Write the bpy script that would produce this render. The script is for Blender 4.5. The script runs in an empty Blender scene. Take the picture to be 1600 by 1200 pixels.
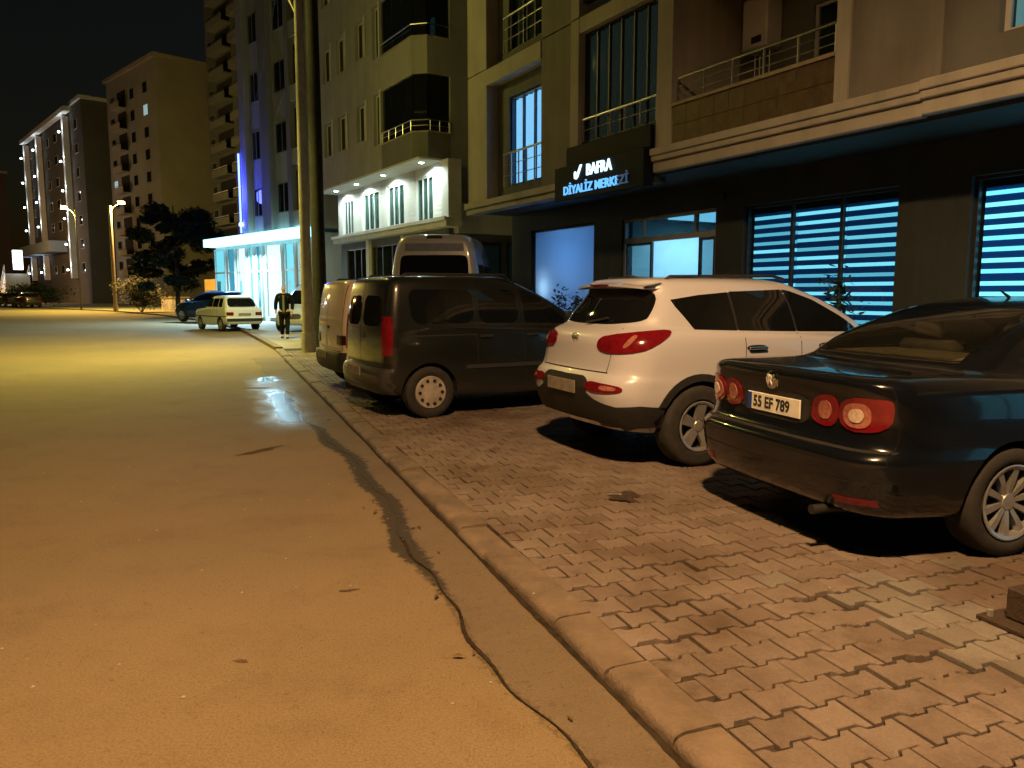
import bpy, bmesh, math, random
from mathutils import Vector, Matrix
from mathutils.bvhtree import BVHTree
R = math.radians
random.seed(11)
sc = bpy.context.scene
C = sc.collection

# ---------------------------------------------------------------- camera
cam_d = bpy.data.cameras.new('camera'); cam = bpy.data.objects.new('camera', cam_d); C.objects.link(cam)
cam_d.sensor_fit = 'HORIZONTAL'; cam_d.sensor_width = 36.0; cam_d.lens = 36.0 * 1200 / 1600
cam_d.clip_start = 0.05; cam_d.clip_end = 2000
cam.location = (0, 0, 1.55); cam.rotation_euler = (R(90) - math.atan(141 / 1200), 0, 0)
sc.camera = cam

# ---------------------------------------------------------------- world: night sky
w = bpy.data.worlds.new('World'); sc.world = w; w.use_nodes = True
nt = w.node_tree; nt.nodes.clear()
sky = nt.nodes.new('ShaderNodeTexSky'); sky.sky_type = 'NISHITA'; sky.sun_disc = False
sky.sun_elevation = R(1.0); sky.sun_rotation = R(200); sky.air_density = 1.0; sky.dust_density = 0.6
bg = nt.nodes.new('ShaderNodeBackground'); bg.inputs['Strength'].default_value = 0.0055
wo = nt.nodes.new('ShaderNodeOutputWorld')
nt.links.new(sky.outputs[0], bg.inputs[0]); nt.links.new(bg.outputs[0], wo.inputs[0])
sc.view_settings.view_transform = 'Standard'; sc.view_settings.look = 'None'
sc.view_settings.exposure = 0.0; sc.view_settings.gamma = 1.0; sc.view_settings.use_curve_mapping = False
sc.cycles.use_denoising = True
sc.cycles.max_bounces = 5; sc.cycles.diffuse_bounces = 2; sc.cycles.glossy_bounces = 3; sc.cycles.volume_bounces = 0
sc.cycles.use_adaptive_sampling = True; sc.cycles.adaptive_threshold = .03
sc.cycles.transmission_bounces = 4; sc.cycles.transparent_max_bounces = 8
sc.cycles.sample_clamp_indirect = 4.0; sc.cycles.caustics_reflective = False; sc.cycles.caustics_refractive = False

SODIUM = (1.0, 0.56, 0.23); YELLOW = (1.0, 0.84, 0.17)

# ================================================================ helpers
def link(o, parent=None):
    C.objects.link(o)
    if parent is not None: o.parent = parent
    return o
def tag(o, label=None, cat=None, group=None, kind=None):
    if label: o['label'] = label
    if cat: o['category'] = cat
    if group: o['group'] = group
    if kind: o['kind'] = kind
    return o
def empty(name, loc=(0, 0, 0), rz=0.0, parent=None, **k):
    o = bpy.data.objects.new(name, None); link(o, parent); o.location = loc; o.rotation_euler = (0, 0, rz)
    o.empty_display_size = 0.2
    return tag(o, **k)
def copy_tree(o, parent=None):
    c = o.copy(); link(c); c.parent = parent
    for ch in list(o.children): copy_tree(ch, c)
    return c
def smooth_by_angle(me, ang=35):
    me.shade_smooth(); me.set_sharp_from_angle(angle=R(ang))

class G:
    """collects shapes into one mesh"""
    def __init__(s): s.v = []; s.f = []
    def add(s, vs, fs):
        n = len(s.v); s.v += [tuple(p) for p in vs]; s.f += [tuple(i + n for i in f) for f in fs]; return s
    def box(s, x0, x1, y0, y1, z0, z1):
        return s.add([(x0, y0, z0), (x1, y0, z0), (x1, y1, z0), (x0, y1, z0), (x0, y0, z1), (x1, y0, z1), (x1, y1, z1), (x0, y1, z1)],
                     [(0, 3, 2, 1), (4, 5, 6, 7), (0, 1, 5, 4), (1, 2, 6, 5), (2, 3, 7, 6), (3, 0, 4, 7)])
    def tube(s, p0, p1, r0, r1=None, n=10, cap=True):
        r1 = r0 if r1 is None else r1
        p0 = Vector(p0); p1 = Vector(p1); d = (p1 - p0).normalized()
        a = d.orthogonal().normalized(); b = d.cross(a)
        vs = []
        for p, r in ((p0, r0), (p1, r1)):
            for i in range(n):
                t = 2 * math.pi * i / n; vs.append(p + (a * math.cos(t) + b * math.sin(t)) * r)
        fs = [(i, (i + 1) % n, n + (i + 1) % n, n + i) for i in range(n)]
        if cap: fs += [tuple(range(n - 1, -1, -1)), tuple(range(n, 2 * n))]
        return s.add(vs, fs)
    def path(s, pts, r, n=8):
        for a, b in zip(pts, pts[1:]): s.tube(a, b, r, r, n)
        return s
    def prism(s, poly, z0, z1, axis='z'):
        """poly 2d; axis z: (x,y) extruded in z; axis y: (x,z) extruded in y; axis x: (y,z) extruded in x"""
        n = len(poly)
        def m(p, h):
            return {'z': (p[0], p[1], h), 'y': (p[0], h, p[1]), 'x': (h, p[0], p[1])}[axis]
        vs = [m(p, z0) for p in poly] + [m(p, z1) for p in poly]
        fs = [tuple(range(n - 1, -1, -1)), tuple(range(n, 2 * n))] + [(i, (i + 1) % n, n + (i + 1) % n, n + i) for i in range(n)]
        return s.add(vs, fs)
    def lathe(s, prof, c=(0, 0, 0), axis='z', n=24, closed=False):
        """prof list of (r,h)"""
        vs = []
        for r, h in prof:
            for i in range(n):
                t = 2 * math.pi * i / n; a, b = r * math.cos(t), r * math.sin(t)
                q = {'z': (a, b, h), 'y': (a, h, b), 'x': (h, a, b)}[axis]
                vs.append((q[0] + c[0], q[1] + c[1], q[2] + c[2]))
        fs = []; m = len(prof)
        for k in range(m if closed else m - 1):
            k2 = (k + 1) % m
            for i in range(n): fs.append((k * n + i, k * n + (i + 1) % n, k2 * n + (i + 1) % n, k2 * n + i))
        return s.add(vs, fs)
    def mesh(s, name, mat=None, bevel=0.0, smooth=0, recalc=True):
        me = bpy.data.meshes.new(name); me.from_pydata(s.v, [], s.f); me.update()
        if bevel or recalc:
            bm = bmesh.new(); bm.from_mesh(me)
            bmesh.ops.recalc_face_normals(bm, faces=bm.faces)
            if bevel:
                bmesh.ops.bevel(bm, geom=list(bm.edges), offset=bevel, segments=1, affect='EDGES', clamp_overlap=True)
            bm.to_mesh(me); bm.free()
        if mat: me.materials.append(mat)
        if smooth: smooth_by_angle(me, smooth)
        return me
    def obj(s, name, mat=None, parent=None, bevel=0.0, smooth=0, **k):
        o = bpy.data.objects.new(name, s.mesh(name, mat, bevel, smooth)); link(o, parent)
        return tag(o, **k)
def box_obj(name, mat, parent, x0, x1, y0, y1, z0, z1, bevel=0.0, **k):
    return G().box(x0, x1, y0, y1, z0, z1).obj(name, mat, parent, bevel, **k)
def mobj(name, me, parent=None, loc=None, rot=None, **k):
    o = bpy.data.objects.new(name, me); link(o, parent)
    if loc is not None: o.location = loc
    if rot is not None: o.rotation_euler = rot
    return tag(o, **k)

# ================================================================ materials
MATS = {}
def mat(name, col=(.5, .5, .5), rough=.6, metal=0., var=.12, vs=2.5, bump=0., bs=60., coat=0., spec=.5, emit=None, es=0.,
        grime=0., gs=.6, streak=False):
    if name in MATS: return MATS[name]
    m = bpy.data.materials.new(name); m.use_nodes = True; t = m.node_tree; N = t.nodes; L = t.links
    p = N['Principled BSDF']
    p.inputs['Roughness'].default_value = rough; p.inputs['Metallic'].default_value = metal
    p.inputs['Coat Weight'].default_value = coat; p.inputs['Coat Roughness'].default_value = .04
    p.inputs['Specular IOR Level'].default_value = spec
    geo = N.new('ShaderNodeNewGeometry')
    if var or grime:
        n1 = N.new('ShaderNodeTexNoise'); n1.inputs['Scale'].default_value = vs; n1.inputs['Detail'].default_value = 6
        L.new(geo.outputs['Position'], n1.inputs['Vector'])
        r1 = N.new('ShaderNodeValToRGB'); r1.color_ramp.elements[0].position = .3; r1.color_ramp.elements[1].position = .7
        r1.color_ramp.elements[0].color = (*[c * (1 - var) for c in col], 1); r1.color_ramp.elements[1].color = (*[min(1, c * (1 + var)) for c in col], 1)
        L.new(n1.outputs['Fac'], r1.inputs['Fac']); out = r1.outputs[0]
        if grime:
            n2 = N.new('ShaderNodeTexNoise'); n2.inputs['Scale'].default_value = gs; n2.inputs['Detail'].default_value = 8; n2.inputs['Roughness'].default_value = .7
            if streak:
                mp = N.new('ShaderNodeMapping'); mp.inputs['Scale'].default_value = (3, 3, .35)
                L.new(geo.outputs['Position'], mp.inputs['Vector']); L.new(mp.outputs[0], n2.inputs['Vector'])
            else: L.new(geo.outputs['Position'], n2.inputs['Vector'])
            r2 = N.new('ShaderNodeValToRGB'); r2.color_ramp.elements[0].position = .42; r2.color_ramp.elements[1].position = .68
            L.new(n2.outputs['Fac'], r2.inputs['Fac'])
            mx = N.new('ShaderNodeMixRGB'); mx.blend_type = 'MULTIPLY'; mx.inputs[2].default_value = (1 - grime, 1 - grime, 1 - grime * 1.05, 1)
            L.new(r2.outputs[0], mx.inputs[0]); L.new(out, mx.inputs[1]); out = mx.outputs[0]
        L.new(out, p.inputs['Base Color'])
    else: p.inputs['Base Color'].default_value = (*col, 1)
    if bump:
        nb = N.new('ShaderNodeTexNoise'); nb.inputs['Scale'].default_value = bs; nb.inputs['Detail'].default_value = 4
        L.new(geo.outputs['Position'], nb.inputs['Vector'])
        b = N.new('ShaderNodeBump'); b.inputs['Strength'].default_value = bump; b.inputs['Distance'].default_value = .02
        L.new(nb.outputs['Fac'], b.inputs['Height']); L.new(b.outputs[0], p.inputs['Normal'])
    if emit:
        p.inputs['Emission Color'].default_value = (*emit, 1); p.inputs['Emission Strength'].default_value = es
    MATS[name] = m
    return m
def glass(name, tint=(.75, .85, .85), trans=.8, rough=.03):
    if name in MATS: return MATS[name]
    m = bpy.data.materials.new(name); m.use_nodes = True; t = m.node_tree; N = t.nodes; L = t.links; N.clear()
    o = N.new('ShaderNodeOutputMaterial'); tr = N.new('ShaderNodeBsdfTransparent'); gl = N.new('ShaderNodeBsdfGlossy'); df = N.new('ShaderNodeBsdfDiffuse')
    tr.inputs[0].default_value = (*tint, 1); gl.inputs['Roughness'].default_value = rough; gl.inputs[0].default_value = (.9, .9, .9, 1)
    df.inputs[0].default_value = (.02, .022, .022, 1)
    fr0 = N.new('ShaderNodeFresnel'); fr0.inputs[0].default_value = 1.5; ge = N.new('ShaderNodeNewGeometry')
    fr = N.new('ShaderNodeMath'); fr.operation = 'MULTIPLY'; iv = N.new('ShaderNodeMath'); iv.operation = 'SUBTRACT'; iv.inputs[0].default_value = 1
    L.new(ge.outputs['Backfacing'], iv.inputs[1]); L.new(fr0.outputs[0], fr.inputs[0]); L.new(iv.outputs[0], fr.inputs[1])
    m1 = N.new('ShaderNodeMixShader'); m1.inputs[0].default_value = 1 - trans; L.new(tr.outputs[0], m1.inputs[1]); L.new(df.outputs[0], m1.inputs[2])
    m2 = N.new('ShaderNodeMixShader'); L.new(fr.outputs[0], m2.inputs[0]); L.new(m1.outputs[0], m2.inputs[1]); L.new(gl.outputs[0], m2.inputs[2])
    L.new(m2.outputs[0], o.inputs[0]); MATS[name] = m
    return m
def frosted(name, col=(.7, .75, .8)):
    m = bpy.data.materials.new(name); m.use_nodes = True; t = m.node_tree; N = t.nodes; L = t.links; N.clear()
    o = N.new('ShaderNodeOutputMaterial'); a = N.new('ShaderNodeBsdfTranslucent'); d = N.new('ShaderNodeBsdfDiffuse'); g = N.new('ShaderNodeBsdfGlossy')
    a.inputs[0].default_value = (*col, 1); d.inputs[0].default_value = (*[c * .6 for c in col], 1); g.inputs['Roughness'].default_value = .12
    m1 = N.new('ShaderNodeMixShader'); m1.inputs[0].default_value = .35; L.new(a.outputs[0], m1.inputs[1]); L.new(d.outputs[0], m1.inputs[2])
    m2 = N.new('ShaderNodeMixShader'); m2.inputs[0].default_value = .06; L.new(m1.outputs[0], m2.inputs[1]); L.new(g.outputs[0], m2.inputs[2])
    L.new(m2.outputs[0], o.inputs[0]); return m
def emis(name, col, s):
    if name in MATS: return MATS[name]
    m = bpy.data.materials.new(name); m.use_nodes = True; p = m.node_tree.nodes['Principled BSDF']
    p.inputs['Base Color'].default_value = (*[c * .5 for c in col], 1); p.inputs['Roughness'].default_value = .5
    p.inputs['Emission Color'].default_value = (*col, 1); p.inputs['Emission Strength'].default_value = s
    MATS[name] = m; return m

def car_paint(name, col, metal=.25, rough=.32, dirt=.35, dirtcol=(.16, .12, .08), dz=.75):
    """glossy paint, road dust thrown up on the lower panels"""
    m = bpy.data.materials.new(name); m.use_nodes = True; t = m.node_tree; N = t.nodes; L = t.links; p = N['Principled BSDF']
    p.inputs['Metallic'].default_value = metal
    p.inputs['Coat Weight'].default_value = .9; p.inputs['Coat Roughness'].default_value = .05
    tc = N.new('ShaderNodeTexCoord'); sp = N.new('ShaderNodeSeparateXYZ'); L.new(tc.outputs['Object'], sp.inputs[0])
    mr = N.new('ShaderNodeMapRange'); mr.inputs[1].default_value = .15; mr.inputs[2].default_value = dz; mr.inputs[3].default_value = 1.; mr.inputs[4].default_value = 0.
    L.new(sp.outputs['Z'], mr.inputs[0])
    n = N.new('ShaderNodeTexNoise'); n.inputs['Scale'].default_value = 4; n.inputs['Detail'].default_value = 8; n.inputs['Roughness'].default_value = .65
    L.new(tc.outputs['Object'], n.inputs['Vector'])
    mu = N.new('ShaderNodeMath'); mu.operation = 'MULTIPLY'; L.new(mr.outputs[0], mu.inputs[0]); L.new(n.outputs['Fac'], mu.inputs[1])
    mv = N.new('ShaderNodeMath'); mv.operation = 'MULTIPLY_ADD'; mv.inputs[1].default_value = dirt * 2; mv.inputs[2].default_value = dirt * .08; mv.use_clamp = True
    L.new(mu.outputs[0], mv.inputs[0])
    mx = N.new('ShaderNodeMixRGB'); mx.inputs[1].default_value = (*col, 1); mx.inputs[2].default_value = (*dirtcol, 1); L.new(mv.outputs[0], mx.inputs[0])
    L.new(mx.outputs[0], p.inputs['Base Color'])
    rr = N.new('ShaderNodeMath'); rr.operation = 'MULTIPLY_ADD'; rr.inputs[1].default_value = .5; rr.inputs[2].default_value = rough; L.new(mv.outputs[0], rr.inputs[0]); L.new(rr.outputs[0], p.inputs['Roughness'])
    cw = N.new('ShaderNodeMath'); cw.operation = 'MULTIPLY_ADD'; cw.inputs[1].default_value = -1.2; cw.inputs[2].default_value = .9; cw.use_clamp = True; L.new(mv.outputs[0], cw.inputs[0]); L.new(cw.outputs[0], p.inputs['Coat Weight'])
    return m

KO = Vector((.4, 2.82, 0)); KD = Vector((-.354, .935, 0)).normalized(); KN = Vector((KD.y, -KD.x, 0))
def road_mat(name, c0, c1, grain, rough):
    """asphalt or gutter concrete; damp dirt line along the gutter joint and a wet, puddled stretch by the kerb"""
    m = bpy.data.materials.new(name); m.use_nodes = True; t = m.node_tree; N = t.nodes; L = t.links; p = N['Principled BSDF']
    geo = N.new('ShaderNodeNewGeometry'); P = geo.outputs['Position']
    def noise(s, d=6, r=.6):
        n = N.new('ShaderNodeTexNoise'); n.inputs['Scale'].default_value = s; n.inputs['Detail'].default_value = d; n.inputs['Roughness'].default_value = r; L.new(P, n.inputs['Vector']); return n.outputs['Fac']
    def ramp(f, a, b, k0, k1):
        r = N.new('ShaderNodeValToRGB'); r.color_ramp.elements[0].position = a; r.color_ramp.elements[1].position = b
        r.color_ramp.elements[0].color = (*k0, 1); r.color_ramp.elements[1].color = (*k1, 1); L.new(f, r.inputs[0]); return r.outputs[0]
    def mul(a, b, f=1.):
        x = N.new('ShaderNodeMixRGB'); x.blend_type = 'MULTIPLY'; x.inputs[0].default_value = f; L.new(a, x.inputs[1]); L.new(b, x.inputs[2]); return x.outputs[0]
    def mt(op, a, b=0., c=0.):
        x = N.new('ShaderNodeMath'); x.operation = op
        for k, v in enumerate((a, b, c)):
            if isinstance(v, (int, float)): x.inputs[k].default_value = v
            else: L.new(v, x.inputs[k])
        return x.outputs[0]
    def sstep(v, lo, hi):
        x = N.new('ShaderNodeMapRange'); x.interpolation_type = 'SMOOTHSTEP'; x.inputs[1].default_value = lo; x.inputs[2].default_value = hi; L.new(v, x.inputs[0]); return x.outputs[0]
    def dot(v):
        x = N.new('ShaderNodeVectorMath'); x.operation = 'DOT_PRODUCT'; x.inputs[1].default_value = v; L.new(P, x.inputs[0]); return x.outputs['Value']
    a = mt('SUBTRACT', dot(KD), KO.dot(KD)); b = mt('SUBTRACT', dot(KN), KO.dot(KN))
    c = ramp(noise(.35, 5), .3, .72, c0, c1)
    c = mul(c, ramp(noise(105, 3), .3, .7, (1 - grain,) * 3, (1 + grain,) * 3))
    c = mul(c, ramp(noise(1.6, 8, .75), .32, .5, (.84, .82, .8), (1, 1, 1)))
    c = mul(c, ramp(noise(9, 4), .22, .36, (.72, .70, .67), (1, 1, 1)))
    c = mul(c, ramp(noise(38, 3), .30, .40, (.74, .72, .70), (1, 1, 1)))
    # joint line
    n_lo = noise(2.2, 5, .7); n_hi = noise(17, 5, .7)
    ctr = mt('ADD', mt('MULTIPLY', mt('SINE', mt('MULTIPLY_ADD', a, 1.1, .4)), -.05), mt('MULTIPLY', mt('SINE', mt('MULTIPLY', a, 3.7)), -.03))
    ctr = mt('SUBTRACT', mt('SUBTRACT', ctr, .315), mt('MULTIPLY', mt('MAXIMUM', mt('SUBTRACT', a, 5.5), 0.), .035))
    ds = mt('ABSOLUTE', mt('SUBTRACT', mt('ADD', b, mt('MULTIPLY', mt('SUBTRACT', n_hi, .5), .17)), ctr))
    wid = mt('MULTIPLY_ADD', mt('MULTIPLY', sstep(a, .8, 2.2), mt('SUBTRACT', 1., sstep(a, 5.2, 8.2))), 0.078, .012)
    wid = mt('MULTIPLY', wid, mt('MULTIPLY_ADD', n_lo, 1.7, .12))
    line = mt('SUBTRACT', 1., sstep(mt('SUBTRACT', ds, wid), -.03, .012))
    line = mt('MULTIPLY', line, mt('SUBTRACT', 1., sstep(a, 8.5, 11.)))
    # wet stretch
    wc = mt('ABSOLUTE', mt('ADD', b, .62)); wn = mt('MULTIPLY', mt('SUBTRACT', n_lo, .5), .9)
    wet = mt('SUBTRACT', 1., sstep(mt('ADD', wc, wn), .10, .55)); wet = mt('MULTIPLY', wet, mt('MULTIPLY', sstep(mt('ADD', a, wn), 5.9, 7.2), mt('SUBTRACT', 1., sstep(mt('ADD', a, wn), 11.6, 13.2))))
    pud = mt('SUBTRACT', 1., sstep(mt('ADD', mt('ABSOLUTE', mt('ADD', b, .60)), mt('MULTIPLY', wn, .5)), .05, .22))
    pa = mt('ADD', mt('MULTIPLY', sstep(a, 11.5, 11.8), mt('SUBTRACT', 1., sstep(a, 12.3, 12.6))), mt('MULTIPLY', mt('MULTIPLY', sstep(a, 6.7, 7.2), mt('SUBTRACT', 1., sstep(a, 10., 10.8))), .34))
    pud = mt('MULTIPLY', pud, pa)
    dk = mt('MINIMUM', mt('ADD', mt('MULTIPLY', line, .92), mt('ADD', mt('MULTIPLY', wet, .42), mt('MULTIPLY', pud, .5))), .9)
    x = N.new('ShaderNodeMixRGB'); x.inputs[2].default_value = (.022, .018, .013, 1); L.new(dk, x.inputs[0]); L.new(c, x.inputs[1])
    L.new(x.outputs[0], p.inputs['Base Color']); p.inputs['Specular IOR Level'].default_value = .4
    rg = mt('SUBTRACT', mt('SUBTRACT', rough, mt('MULTIPLY', wet, .38)), mt('MULTIPLY', pud, .9)); rg = mt('MAXIMUM', rg, .05); L.new(rg, p.inputs['Roughness'])
    bp = N.new('ShaderNodeBump'); bp.inputs['Distance'].default_value = .012; L.new(noise(120, 3), bp.inputs['Height'])
    L.new(mt('MULTIPLY', mt('SUBTRACT', 1., mt('MINIMUM', mt('MULTIPLY', pud, 1.4), 1.)), .5), bp.inputs['Strength']); L.new(bp.outputs[0], p.inputs['Normal'])
    return m
def paver_mat(name, c0, c1, c2):
    """concrete pavers: each its own tone, grain, oil stains"""
    m = bpy.data.materials.new(name); m.use_nodes = True; t = m.node_tree; N = t.nodes; L = t.links; p = N['Principled BSDF']
    geo = N.new('ShaderNodeNewGeometry'); oi = N.new('ShaderNodeObjectInfo')
    ad = N.new('ShaderNodeMath'); ad.operation = 'ADD'; L.new(geo.outputs['Random Per Island'], ad.inputs[0]); L.new(oi.outputs['Random'], ad.inputs[1])
    wn = N.new('ShaderNodeTexWhiteNoise'); wn.noise_dimensions = '1D'; L.new(ad.outputs[0], wn.inputs['W'])
    r = N.new('ShaderNodeValToRGB'); e = r.color_ramp.elements; e[0].color = (*c0, 1); e[1].color = (*c2, 1); x = e.new(.5); x.color = (*c1, 1); L.new(wn.outputs['Value'], r.inputs[0])
    def nz(s, a, b, lo, hi, rough=.6):
        n = N.new('ShaderNodeTexNoise'); n.inputs['Scale'].default_value = s; n.inputs['Detail'].default_value = 6; n.inputs['Roughness'].default_value = rough; L.new(geo.outputs['Position'], n.inputs['Vector'])
        q = N.new('ShaderNodeValToRGB'); q.color_ramp.elements[0].position = a; q.color_ramp.elements[1].position = b
        q.color_ramp.elements[0].color = (*lo, 1); q.color_ramp.elements[1].color = (*hi, 1); L.new(n.outputs['Fac'], q.inputs[0]); return q.outputs[0], n
    out = r.outputs[0]
    for s, a, b, lo, hi in ((90, .3, .7, (.8, .8, .8), (1.12, 1.12, 1.12)), (7, .25, .5, (.75, .72, .68), (1, 1, 1)), (.9, .36, .56, (.64, .58, .52), (1.05, 1.05, 1.05)), (2.7, .26, .38, (.5, .43, .35), (1, 1, 1))):
        q, n = nz(s, a, b, lo, hi); x = N.new('ShaderNodeMixRGB'); x.blend_type = 'MULTIPLY'; x.inputs[0].default_value = 1; L.new(out, x.inputs[1]); L.new(q, x.inputs[2]); out = x.outputs[0]
    L.new(out, p.inputs['Base Color']); p.inputs['Roughness'].default_value = .78; p.inputs['Specular IOR Level'].default_value = .35
    q, n = nz(140, 0, 1, (0, 0, 0), (1, 1, 1)); b = N.new('ShaderNodeBump'); b.inputs['Strength'].default_value = .35; b.inputs['Distance'].default_value = .01
    L.new(n.outputs['Fac'], b.inputs['Height']); L.new(b.outputs[0], p.inputs['Normal'])
    return m

M_asph = road_mat('asphalt', (.152, .114, .064), (.198, .148, .084), .26, .82)
M_pav = paver_mat('paver', (.168, .138, .122), (.198, .163, .145), (.152, .120, .104))
M_pavg = paver_mat('paver_grey', (.19, .178, .168), (.215, .205, .195), (.17, .155, .14))
M_kerb = mat('kerb', (.160, .122, .090), .8, var=.2, vs=6, bump=.4, grime=.4, gs=2.5)
M_gut = road_mat('gutter', (.112, .087, .058), (.152, .118, .080), .16, .8)
M_soil = mat('soil', (.035, .027, .02), .95, var=.4, vs=9, bump=.8, bs=40)
M_wet = mat('wet', (.045, .038, .032), .34, var=.3, vs=12, bump=.08, bs=30)
M_water = mat('water', (.012, .013, .014), .03, var=0, bump=.02, bs=3, spec=.6)
M_side = mat('sidewalk', (.24, .22, .19), .8, var=.2, vs=1.5, bump=.3, bs=30, grime=.35)
M_ground = mat('ground', (.07, .065, .055), .9, var=.3, vs=.4)
M_beige = mat('beige_render', (.48, .47, .45), .8, var=.1, vs=1.2, bump=.15, bs=45, grime=.22, gs=.7, streak=True)
M_taupe = mat('taupe_render', (.235, .23, .23), .8, var=.12, vs=1.5, bump=.15, bs=45, grime=.2, gs=.7, streak=True)
M_dgrey = mat('dark_grey_render', (.038, .050, .053), .75, var=.15, vs=1.4, bump=.15, bs=40, grime=.3, gs=.8, streak=True)
M_olive = mat('olive_render', (.175, .185, .185), .8, var=.12, vs=1.2, bump=.12, grime=.2, streak=True)
M_tile = mat('brown_tile', (.10, .066, .04), .5, var=.3, vs=9, bump=.2)
M_stone = mat('sill_stone', (.36, .31, .24), .6, var=.2, vs=7, grime=.25)
M_frame = mat('dark_frame', (.03, .032, .036), .45, var=.1)
M_wframe = mat('white_frame', (.62, .63, .62), .4, var=.06)
M_alu = mat('brushed_metal', (.62, .62, .6), .3, metal=1., var=.1, vs=20)
M_steel = mat('galvanised', (.42, .42, .4), .5, metal=.6, var=.2, vs=8)
M_pane = glass('pane'); M_paned = glass('pane_dark', (.25, .3, .3), .45)
M_curt = mat('curtain', (.42, .45, .43), .9, var=.12, vs=6)
M_white = mat('white_cladding', (.70, .70, .66), .65, var=.06, vs=2, bump=.1, grime=.12, streak=True)
M_black = mat('black_plastic', (.018, .018, .019), .55, var=.2, vs=20, bump=.1, bs=200)
M_tyre = mat('rubber', (.022, .021, .02), .85, var=.3, vs=14, bump=.15, bs=120)
M_cglass = mat('car_glass', (.006, .007, .008), .035, var=0, coat=0, spec=.55)
M_red = mat('red_lens', (.15, .006, .012), .12, var=.25, vs=25, coat=.6, spec=.6)
M_clear = mat('clear_lens', (.34, .13, .10), .15, var=.3, vs=40, coat=.5)
M_chrome = mat('chrome', (.75, .75, .74), .15, metal=1., var=0)
M_rim = mat('alloy_rim', (.52, .53, .54), .34, metal=.75, var=.1, vs=15)
M_hub = mat('hub_cap', (.40, .37, .33), .5, metal=.3, var=.25, vs=9)
M_plate = mat('number_plate', (.72, .72, .68), .45, var=.1, vs=12)
M_ink = mat('ink', (.02, .02, .022), .6, var=0)
M_well = mat('wheel_well', (.012, .012, .012), .95, var=.2)
M_conc = mat('pole_concrete', (.40, .38, .33), .85, var=.15, vs=5, bump=.3, grime=.2, streak=True)
M_wood = mat('old_pole', (.018, .017, .016), .85, var=.35, vs=5, bump=.5, bs=25)
M_bark = mat('bark', (.07, .05, .035), .9, var=.3, vs=8, bump=.6, bs=20)

# ================================================================ ground, road, forecourt
def sheet(name, poly, z, m, **k):
    me = bpy.data.meshes.new(name); bm = bmesh.new()
    f = bm.faces.new([bm.verts.new((x, y, z)) for x, y in poly]); bmesh.ops.recalc_face_normals(bm, faces=[f])
    if f.normal.z < 0: f.normal_flip()
    bmesh.ops.triangulate(bm, faces=bm.faces); bm.to_mesh(me); bm.free(); me.materials.append(m)
    return mobj(name, me, **k)
def kp(a, b, z=0): return KO + KD * a + KN * b + Vector((0, 0, z))
KRZ = math.atan2(KN.y, KN.x)      # local x = KN (towards building), local y = KD (along kerb)
kline = [(-22, 0), (19.5, 0)]
farR = [(-10.9, 31.2), (-13.4, 36.2), (-17.2, 43), (-25.5, 55.5), (-35, 67.5), (-60, 92), (-100, 126)]
k0 = kp(-22, 0); k1 = kp(19.5, 0)
sheet('ground', [(-900, -500), (900, -500), (900, 1500), (-900, 1500)], -.02, M_ground, kind='structure')
leftL = [(-9.6 + 7.8, -1.0 - 20.5)] + [(-9.4, -.9), (-13, 8.5), (-20.6, 27), (-26.5, 37.5), (-37, 51), (-47, 62), (-72, 86), (-110, 118)]
roadp = [(k0.x, k0.y), (k1.x, k1.y)] + farR + leftL[::-1]
sheet('road', roadp, 0.0, M_asph, kind='structure')
sheet('pavement', [(k1.x, k1.y)] + farR + [(-60, 140), (40, 140), (40, k1.y + 8)], .052, M_side, kind='structure')
sheet('side_pavement', leftL + [(-140, 118), (-140, -25)], .09, M_side, kind='structure')

fore = empty('forecourt', kp(0, 0), KRZ, kind='structure')
# bedding under the pavers
me = G().box(.17, 15, -12, 19.5, -.3, .036).mesh('bedding', M_soil); mobj('bedding', me, fore)
# interlocking pavers: straight short ends, stepped long sides
PL, PD = .2, .165
def paver_mesh(name, m):
    g = .0058; h = PD / 2; s = .013; L2 = PL / 2 - g
    top = [(-L2, h + s - g), (-.062, h + s - g), (-.04, h - s - g), (.04, h - s - g), (.062, h + s - g), (L2, h + s - g),
           (L2, -h + s + g), (.062, -h + s + g), (.04, -h - s + g), (-.04, -h - s + g), (-.062, -h + s + g), (-L2, -h + s + g)]
    # opposite long side carries the complementary step so that rows shifted by half a stone interlock
    top = [(-L2, h + s - g), (-.062, h + s - g), (-.04, h - s - g), (.04, h - s - g), (.062, h + s - g), (L2, h + s - g),
           (L2, -h - s + g), (.062, -h - s + g), (.04, -h + s + g), (-.04, -h + s + g), (-.062, -h - s + g), (-L2, -h - s + g)]
    n = len(top); c = .005
    inner = [(x * (1 - c / .1), y * (1 - c / .085)) for x, y in top]
    vs = [(x, y, -.045) for x, y in top] + [(x, y, -.004) for x, y in top] + [(x, y, 0) for x, y in inner]
    fs = [(i, (i + 1) % n, n + (i + 1) % n, n + i) for i in range(n)] + [(n + i, n + (i + 1) % n, 2 * n + (i + 1) % n, 2 * n + i) for i in range(n)] + [tuple(range(2 * n, 3 * n))]
    gq = G(); gq.add(vs, fs); return gq.mesh(name, m)
me_p = paver_mesh('paver', M_pav); me_pg = paver_mesh('paver_grey', M_pavg)
def proj(P):
    p = math.atan(141 / 1200); X, Y, Z = P[0], P[1], P[2] - 1.55
    d = Y * math.cos(p) - Z * math.sin(p); u = Y * math.sin(p) + Z * math.cos(p)
    if d < .3: return None
    return 800 + 1200 * X / d, 600 - 1200 * u / d
rng = random.Random(4)
plist = []
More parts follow.
